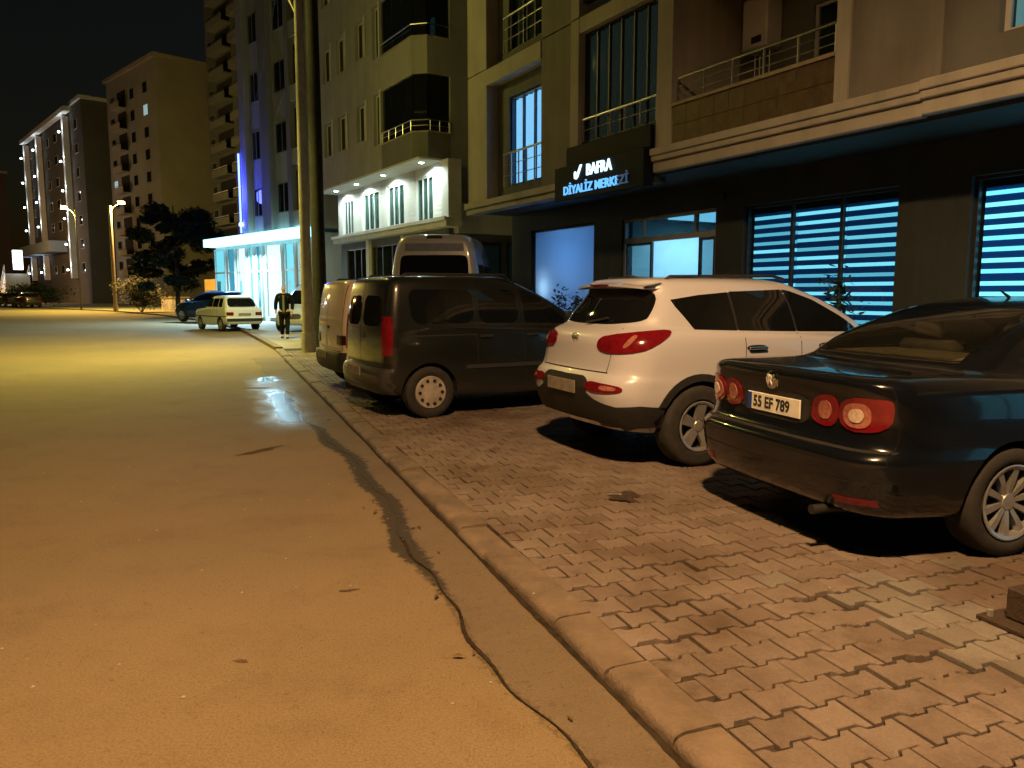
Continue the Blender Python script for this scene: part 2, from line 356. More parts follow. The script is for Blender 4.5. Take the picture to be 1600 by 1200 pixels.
for j in range(int(-3.0 / PD), int(18.5 / PD)):
    y = j * PD
    off = (j % 2) * PL / 2
    bmax = 7.6 if y < 9 else 5.2
    nI = int((bmax - .19) / PL)
    for i in range(nI):
        x = .20 + PL / 2 + off + i * PL
        W = kp(y, x, .06); q = proj(W)
        if q is None or not (-60 < q[0] < 1700 and q[1] < 1330): continue
        gap_line = 1.36 - .055 * (y - .2)
        dz = rng.gauss(0, .0018); tx = rng.gauss(0, .006); ty = rng.gauss(0, .006); rz = rng.gauss(0, .006)
        grey = (x > gap_line + .06 and x < gap_line + .62 and -1.6 < y < .42) or rng.random() < .008
        # sunk, dirt-filled course beside the drain line
        if abs(x - gap_line) < .10 and -2.2 < y < .38: dz -= .014; rz += rng.gauss(0, .05); tx += rng.gauss(0, .03)
        sy = 1.0; sx_ = 1.0
        for ya, xa, xb in ((.40, .25, 1.5), (.07, .2, .75), (.33, 1.5, 2.6), (1.02, .6, 2.4), (-.35, .9, 1.5)):
            if abs(y - ya - .05 * math.sin(x * 3)) < .085 and xa < x < xb: sy = rng.uniform(.80, .93); sx_ = rng.uniform(.9, .98); rz += rng.gauss(0, .025); dz -= rng.uniform(0, .006)
        if rng.random() < .02: sy = rng.uniform(.86, .95)
        if math.hypot(x - 1.35, y - 2.4) < .13: dz -= .012
        plist.append((x, y, .06 + dz, tx, ty, rz, grey, W.length if q[1] < 1210 and q[0] < 1610 else 99, sx_, sy))
    if j % 2:                                         # half stones against the kerb
        x = .20 + PL / 4
plist.sort(key=lambda t: t[7])
def hidden_by_car(x, y): return False
rest = {False: G(), True: G()}
for k, (x, y, z, tx, ty, rz, grey, d, sx_, sy) in enumerate(plist):
    me = me_pg if grey else me_p
    if k < 300:
        mobj('paver', me, fore, (x, y, z), (tx, ty, rz)).scale = (sx_, sy, 1)
    else:
        mt = Matrix.Translation((x, y, z)) @ Matrix.Rotation(rz, 4, 'Z') @ Matrix.Rotation(tx, 4, 'X') @ Matrix.Rotation(ty, 4, 'Y') @ Matrix.Diagonal((sx_, sy, 1, 1))
        rest[grey].add([mt @ v.co for v in me.vertices], [tuple(p.vertices) for p in me.polygons])
for gq, m in ((rest[False], M_pav), (rest[True], M_pavg)):
    me = bpy.data.meshes.new('paver_field'); me.from_pydata(gq.v, [], gq.f); me.materials.append(m)
    if gq.v: mobj('paver_field', me, fore, kind='stuff')
# small cut stones between kerb and the shifted rows
half = G()
cs = G()
for j in range(int(-3.0 / PD), int(18.5 / PD)):
    if j % 2:
        y = j * PD; z = .058 + rng.gauss(0, .002)
        cs.add([(.206, y - .066, .01), (.296, y - .066, .01), (.296, y + .066, .01), (.206, y + .066, .01), (.208, y - .063, z), (.294, y - .063, z), (.294, y + .063, z), (.208, y + .063, z)],
               [(4, 5, 6, 7), (0, 1, 5, 4), (1, 2, 6, 5), (2, 3, 7, 6), (3, 0, 4, 7)])
cs.obj('cut_paver', M_pav, fore, kind='stuff')
# kerb stones
kerb = empty('kerb', kp(0, 0), KRZ, kind='structure')
def kerb_stone(L, m=M_kerb):
    prof = [(0, -.12), (0.001, .026), (.007, .042), (.02, .054), (.045, .061), (.19, .063), (.192, -.12)]
    gq = G().prism([(a, b) for a, b in prof], .004, L - .004, 'y'); return gq.mesh('kerb_stone', m, smooth=50)
ks = {}
y = -11.0
while y < 19.4:
    L = .5 if rng.random() < .8 else rng.choice((.36, .62))
    if L not in ks: ks[L] = kerb_stone(L)
    o = mobj('kerb_stone', ks[L], kerb, (rng.gauss(0, .005), y, rng.gauss(0, .004)), (rng.gauss(0, .006), rng.gauss(0, .012), rng.gauss(0, .006)))
    y += L
# far kerb along the curve
fk = G(); pts = [(k1.x, k1.y)] + farR
for (x0, y0), (x1, y1) in zip(pts, pts[1:]):
    d = Vector((x1 - x0, y1 - y0, 0)); n = Vector((d.y, -d.x, 0)).normalized() * .2; d.normalize()
    a = Vector((x0, y0, 0)); b = Vector((x1, y1, 0))
    fk.add([a, b, b + n, a + n, a + Vector((0, 0, .1)), b + Vector((0, 0, .1)), b + n + Vector((0, 0, .1)), a + n + Vector((0, 0, .1))],
           [(4, 5, 6, 7), (0, 1, 5, 4), (1, 2, 6, 5), (2, 3, 7, 6), (3, 0, 4, 7)])
fk.obj('far_kerb', M_kerb, kind='structure')
# concrete gutter with a ragged asphalt edge
def edge_b(a):
    return -(.31 + .05 * math.sin(a * 1.1 + .4) + .03 * math.sin(a * 3.7) + .012 * math.sin(a * 11.3) + max(0, a - 5.5) * .035 - (.09 if a < -.2 else 0) * 0)
gt = G(); n = 260; vs = []
for i in range(n + 1):
    a = -8 + 25 * i / n
    vs += [kp(a, -.002, .014), kp(a, edge_b(a), .006), kp(a, edge_b(a) - .01, -.01)]
gt.add(vs, [f for i in range(n) for f in ((3 * i, 3 * i + 1, 3 * i + 4, 3 * i + 3), (3 * i + 1, 3 * i + 2, 3 * i + 5, 3 * i + 4))])
gt.obj('gutter', M_gut, kind='structure', smooth=40)
# wet dirt washed along the asphalt edge
def ragged_strip(name, m, a0, a1, centre, width, z, n=420, seed=2, **k):
    r = random.Random(seed); vs = []
    for i in range(n + 1):
        a = a0 + (a1 - a0) * i / n; wd = width(a); c = centre(a)
        vs += [kp(a, c - wd * (.5 + .28 * r.random()), z), kp(a, c, z + .002), kp(a, c + wd * (.5 + .45 * r.random()), z)]
    gq = G(); gq.add(vs, [f for i in range(n) for f in ((3 * i, 3 * i + 1, 3 * i + 4, 3 * i + 3), (3 * i + 1, 3 * i + 2, 3 * i + 5, 3 * i + 4))])
    return gq.obj(name, m, **k)
M_dirt = mat('wet_dirt', (.03, .023, .015), .9, var=.4, vs=25, bump=.5, bs=60, spec=.08)
def dirt_w(a): return .005 + .011 * math.sin(a * 2.3) ** 2
ragged_strip('wet_dirt', M_dirt, -4, 2.2, lambda a: edge_b(a) - .004, dirt_w, .0075, kind='stuff')
ragged_strip('joint_dirt', M_dirt, -8, 16, lambda a: -.012, lambda a: .018 + .012 * math.sin(a * 1.7) ** 2, .0165, seed=5, kind='stuff')
def blob(name, m, c, rx, ry, rot, z, n=40, rough=.18, seed=1, **k):
    r = random.Random(seed); ph = [r.uniform(0, 6.28) for _ in range(6)]
    pts = []
    for i in range(n):
        t = 2 * math.pi * i / n; s = 1 + rough * (math.sin(2 * t + ph[0]) * .5 + math.sin(3 * t + ph[1]) * .5 + math.sin(5 * t + ph[2]) * .35 + math.sin(9 * t + ph[3]) * .25)
        x, y2 = rx * s * math.cos(t), ry * s * math.sin(t)
        pts.append((c[0] + x * math.cos(rot) - y2 * math.sin(rot), c[1] + x * math.sin(rot) + y2 * math.cos(rot)))
    return sheet(name, pts, z, m, **k)
rk = math.atan2(KD.y, KD.x)
M_stain = mat('oil_stain', (.085, .064, .04), .95, var=.3, vs=8, spec=.05)
for c, rx, ry, ro, sd in (((-2.5, 7.5), .26, .05, 1.0, 2), ((-.86, 3.88), .045, .015, .3, 4), ((-1.15, 3.1), .03, .012, 0, 5), ((-4.2, 12.6), .2, .06, .2, 12)):
    blob('oil_stain', M_stain, c, rx, ry, ro, .004, seed=sd, rough=.35, kind='structure')
# fallen leaves and grit
lf = G(); r = random.Random(21)
M_leafdry = mat('dry_leaf', (.085, .05, .02), .8, var=.4, vs=30)
M_grit = mat('grit', (.32, .29, .25), .8, var=.3, vs=50)
gr = G()
for _ in range(220):
    x, y = r.uniform(-5, 2.5), r.uniform(1.6, 12); z = .004 if (Vector((x, y, 0)) - KO).dot(KN) < 0 else .067
    s = r.uniform(.003, .008); gr.add([(x - s, y - s, z), (x + s, y - s * .6, z), (x + s * .7, y + s, z), (x - s, y + s * .5, z), (x, y, z + s)], [(0, 1, 4), (1, 2, 4), (2, 3, 4), (3, 0, 4)])
gr.obj('grit', M_grit, kind='stuff')
for _ in range(36):
    a = r.uniform(-1, 12); b = edge_b(a) + r.gauss(0, .12); p = kp(a, b, .014); s = r.uniform(.015, .035); t = r.uniform(0, 6.3)
    c_, s_ = math.cos(t), math.sin(t)
    q = [(-1, 0, 0), (0, -.4, .2), (1, 0, 0.05), (0, .4, .2)]
    lf.add([(p.x + s * (u * c_ - v * s_), p.y + s * (u * s_ + v * c_), p.z + s * h) for u, v, h in q], [(0, 1, 2, 3)])
lf.obj('dry_leaves', M_leafdry, kind='stuff')

# ================================================================ vehicles
def pchip(xs, ys):
    n = len(xs); h = [xs[i + 1] - xs[i] for i in range(n - 1)]; d = [(ys[i + 1] - ys[i]) / h[i] for i in range(n - 1)]; m = [0] * n
    for i in range(1, n - 1): m[i] = 0 if d[i - 1] * d[i] <= 0 else 2 * d[i - 1] * d[i] / (d[i - 1] + d[i])
    m[0], m[-1] = d[0], d[-1]
    def f(x):
        i = max(0, min(n - 2, next((k for k in range(n - 1) if x <= xs[k + 1]), n - 2))); t = (x - xs[i]) / h[i]
        return (2 * t ** 3 - 3 * t * t + 1) * ys[i] + (t ** 3 - 2 * t * t + t) * h[i] * m[i] + (-2 * t ** 3 + 3 * t * t) * ys[i + 1] + (t ** 3 - t * t) * h[i] * m[i + 1]
    return f
def outline(xr, xf, wr, wm, wf, rr, rf, br, bf):
    """half plan outline, rear centre -> front centre (y >= 0); rounded corners, bowed ends"""
    pts = []
    nr, nc, ns = 9, 8, 26
    ry = min(rr, wr * .9); fy = min(rf, wf * .9)
    for i in range(nr): y = (wr - ry) * i / nr; pts.append((xr + br * (y / wr) ** 2, y))
    c0 = xr + br * ((wr - ry) / wr) ** 2
    for i in range(nc):
        t = math.pi / 2 * i / nc; pts.append((c0 + rr * (1 - math.cos(t)), wr - ry + ry * math.sin(t)))
    xs0 = c0 + rr; c1 = xf - bf * ((wf - fy) / wf) ** 2; xs1 = c1 - rf
    for i in range(ns + 1):
        t = i / ns; y = wr * (1 - t) * (1 - 2 * t) + 4 * wm * t * (1 - t) + wf * t * (2 * t - 1)
        pts.append((xs0 + (xs1 - xs0) * t, y))
    for i in range(1, nc + 1):
        t = math.pi / 2 * i / nc; pts.append((c1 - rf * (1 - math.sin(t)), wf - fy + fy * math.cos(t)))
    for i in range(nr - 1, -1, -1): y = (wf - fy) * i / nr; pts.append((xf - bf * (y / wf) ** 2, y))
    return pts
def car_shell(slices, L, sub=3):
    """slices: (zr, zm, zf, xr, xf, wr, wm, wf, rr, rf, br, bf) bottom -> top"""
    K = len(slices); idx = list(range(K)); fn = [pchip(idx, [s[c] for s in slices]) for c in range(12)]
    rings = []
    for q in range((K - 1) * sub + 1):
        u = q / sub; zr, zm, zf, *o = [f(u) for f in fn]
        ring = []
        for x, y in outline(*o):
            t = x / L; z = zr * (1 - t) * (1 - 2 * t) + 4 * zm * t * (1 - t) + zf * t * (2 * t - 1)
            ring.append((x, y, z))
        rings.append(ring)
    n = len(rings[0]); full = 2 * n - 2
    vs = []; fs = []
    for r in rings: vs += r + [(x, -y, z) for x, y, z in r[-2:0:-1]]
    m = len(rings)
    for k in range(m - 1):
        for i in range(full): fs.append((k * full + i, k * full + (i + 1) % full, (k + 1) * full + (i + 1) % full, (k + 1) * full + i))
    # caps: strips across the width
    for k, flip in ((0, True), (m - 1, False)):
        b = k * full
        for i in range(n - 1):
            a0, a1 = b + i, b + i + 1; c0, c1 = b + (full - i) % full, b + full - i - 1
            f = [a0, a1, c1, c0]; f = [v for j, v in enumerate(f) if v not in f[:j]]
            if len(f) >= 3: fs.append(tuple(f[::-1] if flip else f))
    return vs, fs
class Shell:
    def __init__(s, slices, L):
        s.v, s.f = car_shell(slices, L); s.L = L
        s.bvh = BVHTree.FromPolygons([Vector(p) for p in s.v], s.f)
    def hit(s, p, d):
        loc, nrm, i, dist = s.bvh.ray_cast(p - d * 8, d, 20)
        if loc is None: return None
        if nrm.dot(d) > 0: nrm = -nrm
        return loc, nrm
    def basis(s, d):
        d = Vector(d).normalized(); up = Vector((0, 0, 1)) if abs(d.z) < .9 else Vector((1, 0, 0)); r = d.cross(up).normalized(); up = r.cross(d).normalized(); return d, r, up
    def patch(s, pts, d, out=.004, skin=.012, cell=.05, rnd=0, inner=None):
        """polygon (3d points) projected along d on to the body: returns G"""
        d, r, up = s.basis(d); P = [Vector(p) for p in pts]
        q = [(p.dot(r), p.dot(up)) for p in P]
        for it in range(2 if rnd == 1 else rnd):
            w2 = []; lim = (.07, .028)[it] if rnd == 1 else 9.
            for i in range(len(q)):
                a, b = q[i], q[(i + 1) % len(q)]; ln = max(1e-6, math.hypot(b[0] - a[0], b[1] - a[1])); k = min(.25, lim / ln)
                w2 += [(a[0] * (1 - k) + b[0] * k, a[1] * (1 - k) + b[1] * k), (a[0] * k + b[0] * (1 - k), a[1] * k + b[1] * (1 - k))]
            q = w2
        bm = bmesh.new(); f = bm.faces.new([bm.verts.new((a, b, 0)) for a, b in q])
        for ax in (0, 1):
            lo = min(p[ax] for p in q); hi = max(p[ax] for p in q); n = max(1, int((hi - lo) / cell))
            for i in range(1, n):
                co = [0, 0, 0]; co[ax] = lo + (hi - lo) * i / n; no = [0, 0, 0]; no[ax] = 1
                bmesh.ops.bisect_plane(bm, geom=list(bm.verts) + list(bm.edges) + list(bm.faces), plane_co=co, plane_no=no, dist=1e-5)
        bm.verts.index_update()
        res = []
        for v in bm.verts:
            h = s.hit(r * v.co.x + up * v.co.y, d)
            if h is None: h = (r * v.co.x + up * v.co.y + d * (min(p.dot(d) for p in P)), -d)
            res.append(h)
        outv = [h[0] + h[1] * out for h in res]; inv = [h[0] - h[1] * skin for h in res]
        n = len(outv); fs = [tuple(v.index for v in f.verts) for f in bm.faces]
        for e in bm.edges:
            if len(e.link_faces) == 1:
                a, b = e.verts[0].index, e.verts[1].index; fs.append((a, b, n + b, n + a))
        bm.free(); g = G(); g.add(outv + inv, fs); return g
    def line(s, pts, d, width=.008, out=.002, step=.04):
        d, r, up = s.basis(d); q = []
        P = [Vector(p) for p in pts]
        for a, b in zip(P, P[1:]):
            n = max(1, int((b - a).length / step)); q += [a.lerp(b, i / n) for i in range(n)]
        q.append(P[-1]); q = [Vector((p.dot(r), p.dot(up))) for p in q]
        vs = []
        for i, p in enumerate(q):
            t = (q[min(i + 1, len(q) - 1)] - q[max(i - 1, 0)]).normalized(); nn = Vector((-t.y, t.x)) * width / 2
            for sgn in (-1, 1):
                c = p + nn * sgn; h = s.hit(r * c.x + up * c.y, d)
                vs.append(h[0] + h[1] * out if h else r * c.x + up * c.y)
        g = G(); g.add(vs, [(2 * i, 2 * i + 1, 2 * i + 3, 2 * i + 2) for i in range(len(q) - 1)]); return g
    def at(s, p, d, out=0):
        d = Vector(d).normalized(); h = s.hit(Vector(p), d); return h[0] + h[1] * out, h[1]
    def body(s, root, m, wheels, arch_r, half_w, name='body', cabin=None):
        me = bpy.data.meshes.new(name); me.from_pydata(s.v, [], s.f); me.materials.append(m); me.materials.append(M_well)
        bm = bmesh.new(); bm.from_mesh(me); bmesh.ops.recalc_face_normals(bm, faces=bm.faces); bm.to_mesh(me); bm.free()
        o = bpy.data.objects.new(name, me); link(o)
        cut = G()
        for x, z in wheels:
            for sg in (-1, 1):
                y0, y1 = sorted((sg * (half_w - .30), sg * (half_w + .3)))
                ring = [(x + arch_r * math.cos(2 * math.pi * i / 40), z + arch_r * math.sin(2 * math.pi * i / 40)) for i in range(40)]
                cut.prism(ring, y0, y1, 'y')
        if cabin: cut.prism(cabin, .55, 2.35, 'x')
        cme = cut.mesh('cut', M_well); co = bpy.data.objects.new('cut', cme); link(co)
        md = o.modifiers.new('arch', 'BOOLEAN'); md.operation = 'DIFFERENCE'; md.object = co; md.solver = 'EXACT'; md.material_mode = 'TRANSFER'
        dg = bpy.context.evaluated_depsgraph_get(); nm = bpy.data.meshes.new_from_object(o.evaluated_get(dg))
        o.modifiers.clear(); o.data = nm; bpy.data.objects.remove(co); smooth_by_angle(nm, 32)
        o.parent = root
        return o
REAR = (1, 0, 0); RIGHT = (0, 1, 0); LEFT = (0, -1, 0); FRONT = (-1, 0, 0)
def mir(pts): return [(x, -y, z) for x, y, z in pts]
def both(s, root, name, pts, d, m, parent=None, smooth=40, **k):
    for sg in (1, -1):
        q = pts if sg == 1 else mir(pts); dd = d if sg == 1 else (d[0], -d[1], d[2])
        s.patch(q, dd, **k).obj(name, m, parent or root, smooth=smooth)
def wheel_mesh_tyre(r, wd, rim):
    """axis along y, outer face at y = -wd/2"""
    h = wd / 2
    return G().lathe([(rim, -h * .86), (rim + .012, -h * .98), (r - .05, -h), (r - .018, -h * .92), (r, -h * .74), (r, h * .74), (r - .018, h * .92), (r - .05, h), (rim, h * .9)], axis='y', n=40).mesh('tyre', M_tyre, smooth=45)
def rim_mesh(kind, rim, wd, m):
    h = wd / 2; g = G()
    if kind == 'cap':
        g.lathe([(rim, -h * .84), (rim - .012, -h * 1.0), (rim - .03, -h * .98)], axis='y', n=40)
        n = 10
        prof = [(rim - .03, -h * .98), (rim - .06, -h * .95), (rim * .5, -h * 1.06), (rim * .28, -h * 1.1), (0.001, -h * 1.1)]
        g.lathe(prof, axis='y', n=40)
        return g.mesh('hub_cap', m, smooth=40)
    g.lathe([(rim, h * .8), (rim - .02, h * .3), (rim - .02, -h * .75), (rim - .004, -h * .97), (rim - .012, -h * 1.0), (rim - .03, -h * .93), (rim - .035, -h * .5)], axis='y', n=40)
    g.lathe([(.001, -h * .78), (.045, -h * .76), (.06, -h * .6), (.062, 0)], axis='y', n=20)
    ns, w0, w1 = {'ten': (10, .026, .042), 'five': (5, .075, .10)}[kind]
    for k in range(ns):
        t = 2 * math.pi * k / ns + .2; c, s = math.cos(t), math.sin(t)
        def P(r, o, y): return (r * c - o * s, y, r * s + o * c)
        a, b = .05, rim - .02
        vs = []
        for r, wv, y in ((a, w0 / 2, -h * .72), ((a + b) / 2, (w0 + w1) / 4, -h * .84), (b, w1 / 2, -h * .9)):
            vs += [P(r, -wv, y), P(r, wv, y), P(r, -wv * 1.1, y + .035), P(r, wv * 1.1, y + .035)]
        for q in (0, 4): g.add(vs, [(q, q + 1, q + 5, q + 4), (q, q + 4, q + 6, q + 2), (q + 1, q + 3, q + 7, q + 5)])
    return g.mesh('rim', m, smooth=35)
def add_wheels(root, wheels, track, r, wd, rim, kind, m):
    mt = wheel_mesh_tyre(r, wd, rim); mr = rim_mesh(kind, rim, wd, m)
    disc = G().lathe([(.001, .02), (rim - .03, .02)], axis='y', n=32).mesh('brake_disc', M_well)
    holes = None
    if kind == 'cap':
        h = wd / 2; hg = G()
        for k in range(10):
            t = 2 * math.pi * k / 10; rc = rim * .72; c = (rc * math.cos(t), -h * 1.02, rc * math.sin(t))
            hg.lathe([(.001, -.006), (.021, -.006), (.021, .01)], c=c, axis='y', n=10)
        holes = hg.mesh('cap_holes', M_well)
    for x, z in wheels:
        for sg in (-1, 1):
            e = empty('wheel', (x, sg * (track - wd / 2), z), 0 if sg < 0 else math.pi, root)
            mobj('tyre', mt, e); mobj('rim' if kind != 'cap' else 'hub_cap', mr, e)
            if kind != 'cap': mobj('brake_disc', disc, e)
            else: mobj('cap_holes', holes, e, kind='stuff')
def text(body, size, m, parent, loc, rot, ext=.001, name='lettering', ax='CENTER', sx=1.0, bold=0.0):
    c = bpy.data.curves.new(name, 'FONT'); c.body = body; c.size = size; c.extrude = ext; c.align_x = ax; c.align_y = 'CENTER'; c.offset = bold; c.resolution_u = 3
    t = bpy.data.objects.new(name, c); link(t)
    me = bpy.data.meshes.new_from_object(t.evaluated_get(bpy.context.evaluated_depsgraph_get())); bpy.data.objects.remove(t)
    me.materials.clear(); me.materials.append(m)
    o = mobj(name, me, parent, loc, rot); o.scale = (sx, 1, 1); return o
def plate(root, s, y, z, words, tilt=0):
    p, n = s.at((0, y, z), REAR, .012)
    e = G().box(-.006, .006, -.26, .26, -.057, .057).obj('number_plate', M_plate if words else mat('dusty_plate', (.22, .2, .17), .7, var=.3, vs=14), root, bevel=.003)
    e.location = p; e.rotation_euler = (0, tilt, 0)
    if words:
        text(words, .098, M_ink, e, (-.0075, .012, -.002), (R(90), 0, R(-90)), .0006, sx=.92, bold=.003)
    if words: G().box(-.0075, -.006, .212, .256, -.053, .053).obj('blue_band', mat('blue_band', (.01, .05, .3), .4, var=0), e)
    return e

# ---- spec: black saloon
def make_sedan(label, loc, rz, paint, group='cars parked nose-in on the forecourt', words='55 EF 789'):
    L = 4.77
    S = Shell([(.30, .22, .24, .30, 4.52, .70, .78, .62, .15, .3, .03, .1),
               (.27, .21, .22, .13, 4.66, .80, .87, .72, .22, .42, .04, .12),
               (.33, .27, .28, .05, 4.73, .86, .895, .78, .26, .5, .05, .14),
               (.47, .40, .42, .01, 4.765, .895, .91, .82, .28, .52, .06, .16),
               (.585, .52, .54, .0, 4.77, .90, .914, .83, .28, .52, .06, .16),
               (.625, .58, .60, .025, 4.75, .895, .914, .83, .28, .52, .06, .16),
               (.66, .64, .63, .075, 4.70, .888, .912, .82, .28, .52, .06, .16),
               (.80, .76, .70, .10, 4.62, .88, .908, .80, .27, .5, .06, .16),
               (.92, .86, .76, .085, 4.50, .868, .897, .78, .26, .48, .06, .16),
               (1.0, .92, .82, .075, 4.36, .845, .88, .75, .25, .45, .06, .15),
               (1.035, .955, .86, .13, 4.15, .80, .85, .72, .25, .4, .05, .14),
               (1.06, .975, .92, .50, 3.75, .775, .82, .70, .22, .25, .04, .12),
               (1.08, .99, .96, .76, 3.45, .735, .79, .69, .20, .2, .06, .12),
               (1.19, 1.15, 1.12, 1.0, 3.12, .70, .735, .65, .19, .18, .07, .12),
               (1.33, 1.31, 1.28, 1.36, 2.82, .63, .665, .59, .18, .17, .08, .1),
               (1.42, 1.415, 1.40, 1.70, 2.56, .565, .595, .54, .17, .16, .08, .08),
               (1.455, 1.455, 1.445, 1.95, 2.35, .44, .46, .43, .2, .2, .05, .05),
               (1.468, 1.47, 1.465, 2.1, 2.25, .22, .22, .22, .08, .08, .02, .02)], L)
    root = empty('saloon_car', loc, rz, label=label, cat='car', group=group)
    wz = .315; W = [(1.04, wz), (3.75, wz)]
    S.body(root, paint, W, .358, .915, cabin=[(-.60, 1.085), (.60, 1.085), (.55, 1.36), (.44, 1.385), (-.44, 1.385), (-.55, 1.36)])
    M_int = mat('cabin_trim', (.17, .14, .10), .9, var=.2, vs=12)
    for yy in (-.36, .36):
        G().box(1.62, 1.80, yy - .24, yy + .24, 1.03, 1.16).obj('rear_seat', M_int, root, bevel=.04, smooth=50); G().box(1.64, 1.74, yy - .12, yy + .12, 1.165, 1.30).obj('headrest', M_int, root, bevel=.035, smooth=50)
    G().box(.98, 1.5, -.5, .5, 1.088, 1.098).obj('parcel_shelf', mat('shelf', (.30, .24, .15), .9, var=.15, vs=9), root)
    add_wheels(root, W, .905, .317, .215, .225, 'ten', M_rim)
    # glazing
    S.patch([(0, -.64, 1.10), (0, .64, 1.10), (0, .56, 1.365), (0, .46, 1.39), (0, -.46, 1.39), (0, -.56, 1.365)], REAR, out=.003, skin=.004, cell=.05, rnd=1).obj('rear_window', glass('rear_glass', (.42, .46, .44), .8), root, smooth=60)
    S.patch([(0, -.62, 1.02), (0, .62, 1.02), (0, .5, 1.37), (0, -.5, 1.37)], FRONT, out=.003).obj('windscreen', M_cglass, root, smooth=60)
    sidew = [[(1.50, 0, 1.06), (1.60, 0, 1.075), (1.60, 0, 1.31), (1.50, 0, 1.24), (1.34, 0, 1.12)],
             [(1.64, 0, 1.06), (2.28, 0, 1.035), (2.28, 0, 1.385), (2.0, 0, 1.385), (1.64, 0, 1.32)],
             [(2.36, 0, 1.035), (3.10, 0, 1.02), (2.85, 0, 1.17), (2.55, 0, 1.33), (2.36, 0, 1.385)]]
    for pl in sidew: both(S, root, 'side_window', pl, RIGHT, M_cglass, out=.003)
    for sg in (1, -1):
        dd = RIGHT if sg == 1 else LEFT
        S.line([(1.26, 0, 1.04), (1.62, 0, 1.045), (2.3, 0, 1.02), (3.35, 0, .985)], dd, .014, .004).obj('window_trim', M_chrome, root)
        S.line([(1.26, 0, 1.04), (1.27, 0, 1.10), (1.50, 0, 1.26), (1.70, 0, 1.36)], dd, .012, .004).obj('window_trim', M_chrome, root)
        S.line([(1.66, 0, 1.02), (1.64, 0, .72), (1.46, 0, .56)], dd, .008, .0015).obj('shut_line', M_well, root)
        S.line([(2.32, 0, 1.0), (2.30, 0, .6), (2.34, 0, .32)], dd, .008, .0015).obj('shut_line', M_well, root)
        S.patch([(.02, 0, .55), (3.0, 0, .55), (3.0, 0, .585), (.72, 0, .585)] if False else [(1.75, 0, .50), (3.3, 0, .48), (3.3, 0, .525), (1.75, 0, .545)], dd, out=.012).obj('rub_strip', paint, root)
    S.line([(0, -.86, .64), (0, .86, .64)], REAR, .012, .0015).obj('shut_line', M_well, root)
    S.line([(0, -.87, .47), (0, .87, .47)], REAR, .008, .0015).obj('shut_line', M_well, root)
    # boot lid edges
    for sg in (-1, 1): S.line([(0, sg * .62, 1.01), (0, sg * .63, .94)], REAR, .008, .0015).obj('shut_line', M_well, root)
    # recessed plate panel
    S.patch([(0, -.33, .715), (0, .33, .715), (0, .33, .885), (0, -.33, .885)], REAR, out=.002, rnd=1).obj('plate_panel', M_black, root)
    plate(root, S, 0, .80, words)
    p, n = S.at((0, 0, .955), REAR, .008)
    badge = G().lathe([(.001, -.008), (.048, -.006), (.058, .0), (.06, .012)], axis='x', n=24).obj('round_badge', M_chrome, root, smooth=40); badge.location = p
    vg = G()
    for pts in ([(-.03, .034), (-.012, -.002), (0, .03)], [(.03, .034), (.012, -.002), (0, .03)], [(-.04, .01), (-.02, -.034), (0, .0)], [(.04, .01), (.02, -.034), (0, .0)]):
        vg.path([(-.010, a, b) for a, b in pts], .005, 5)
    vg.obj('letter_emblem', M_steel, badge)
    # tail lamps: body part on the wing, boot part on the lid
    D = (.80, .60, 0)
    for sg in (1, -1):
        dd = (D[0], D[1] * sg, 0)
        f = lambda q: q if sg == 1 else mir(q)
        lamp = S.patch(f([(.11, -.565, .725), (.19, -.845, .745), (.21, -.855, .895), (.17, -.84, .93), (.10, -.565, .92)]), dd, out=.010, cell=.03, rnd=1).obj('tail_lamp', M_red, root, smooth=50)
        S.patch(f([(.11, -.60, .755), (.15, -.76, .755), (.15, -.76, .895), (.11, -.60, .895)]), dd, out=.016, cell=.02, rnd=3).obj('lens_ring', M_clear, lamp, smooth=50)
        S.patch(f([(.12, -.64, .785), (.14, -.72, .785), (.14, -.72, .865), (.12, -.64, .865)]), dd, out=.022, cell=.02, rnd=3).obj('lens_centre', mat('lens_centre', (.62, .5, .42), .12, var=.2, vs=40, coat=.6), lamp, smooth=50)
        lid = S.patch(f([(0, -.345, .745), (0, -.545, .725), (0, -.55, .92), (0, -.40, .915), (0, -.34, .84)]), REAR, out=.008, cell=.03, rnd=1).obj('lid_lamp', M_red, root, smooth=50)
        S.patch(f([(0, -.40, .775), (0, -.50, .775), (0, -.50, .885), (0, -.41, .88)]), REAR, out=.014, cell=.02, rnd=3).obj('lens_ring', M_clear, lid, smooth=50)
        # bumper reflector
        S.patch(f([(0, -.60, .335), (0, -.82, .345), (0, -.82, .38), (0, -.60, .375)]), REAR, out=.006).obj('reflector', M_red, root)
        # mirror, handles
        h, n = S.at((3.12, 0, .98), dd if False else (0, sg, 0), 0)
        mm = G().box(-.07, .10, -.2, 0, -.055, .075).obj('mirror', paint, root, bevel=.03, smooth=50); mm.location = (3.0, 1.0, 1.0)
        if sg == 1: mm.location = (3.0, -.80, 1.0)
        for hx in (1.80, 2.78):
            h, n = S.at((hx, 0, .885), (0, sg, 0), .02); hh = G().box(-.10, .10, -.012, .012, -.014, .014).obj('door_handle', paint, root, bevel=.006); hh.location = h
    for yy in (-.5,): G().tube((.0, yy, .26), (.35, yy, .26), 0.028, .028, 12).obj('exhaust_pipe', M_black, root, smooth=40)
    # parcel shelf light band, fuel flap
    S.line([(.78, 0, .80), (.92, 0, .80), (.93, 0, .67), (.79, 0, .66), (.78, 0, .80)], LEFT, .006, .0015).obj('fuel_flap', M_well, root)
    G().tube((2.0, 0, 1.465), (1.9, 0, 1.52), .012, .004, 6).obj('aerial', M_black, root)
    return root

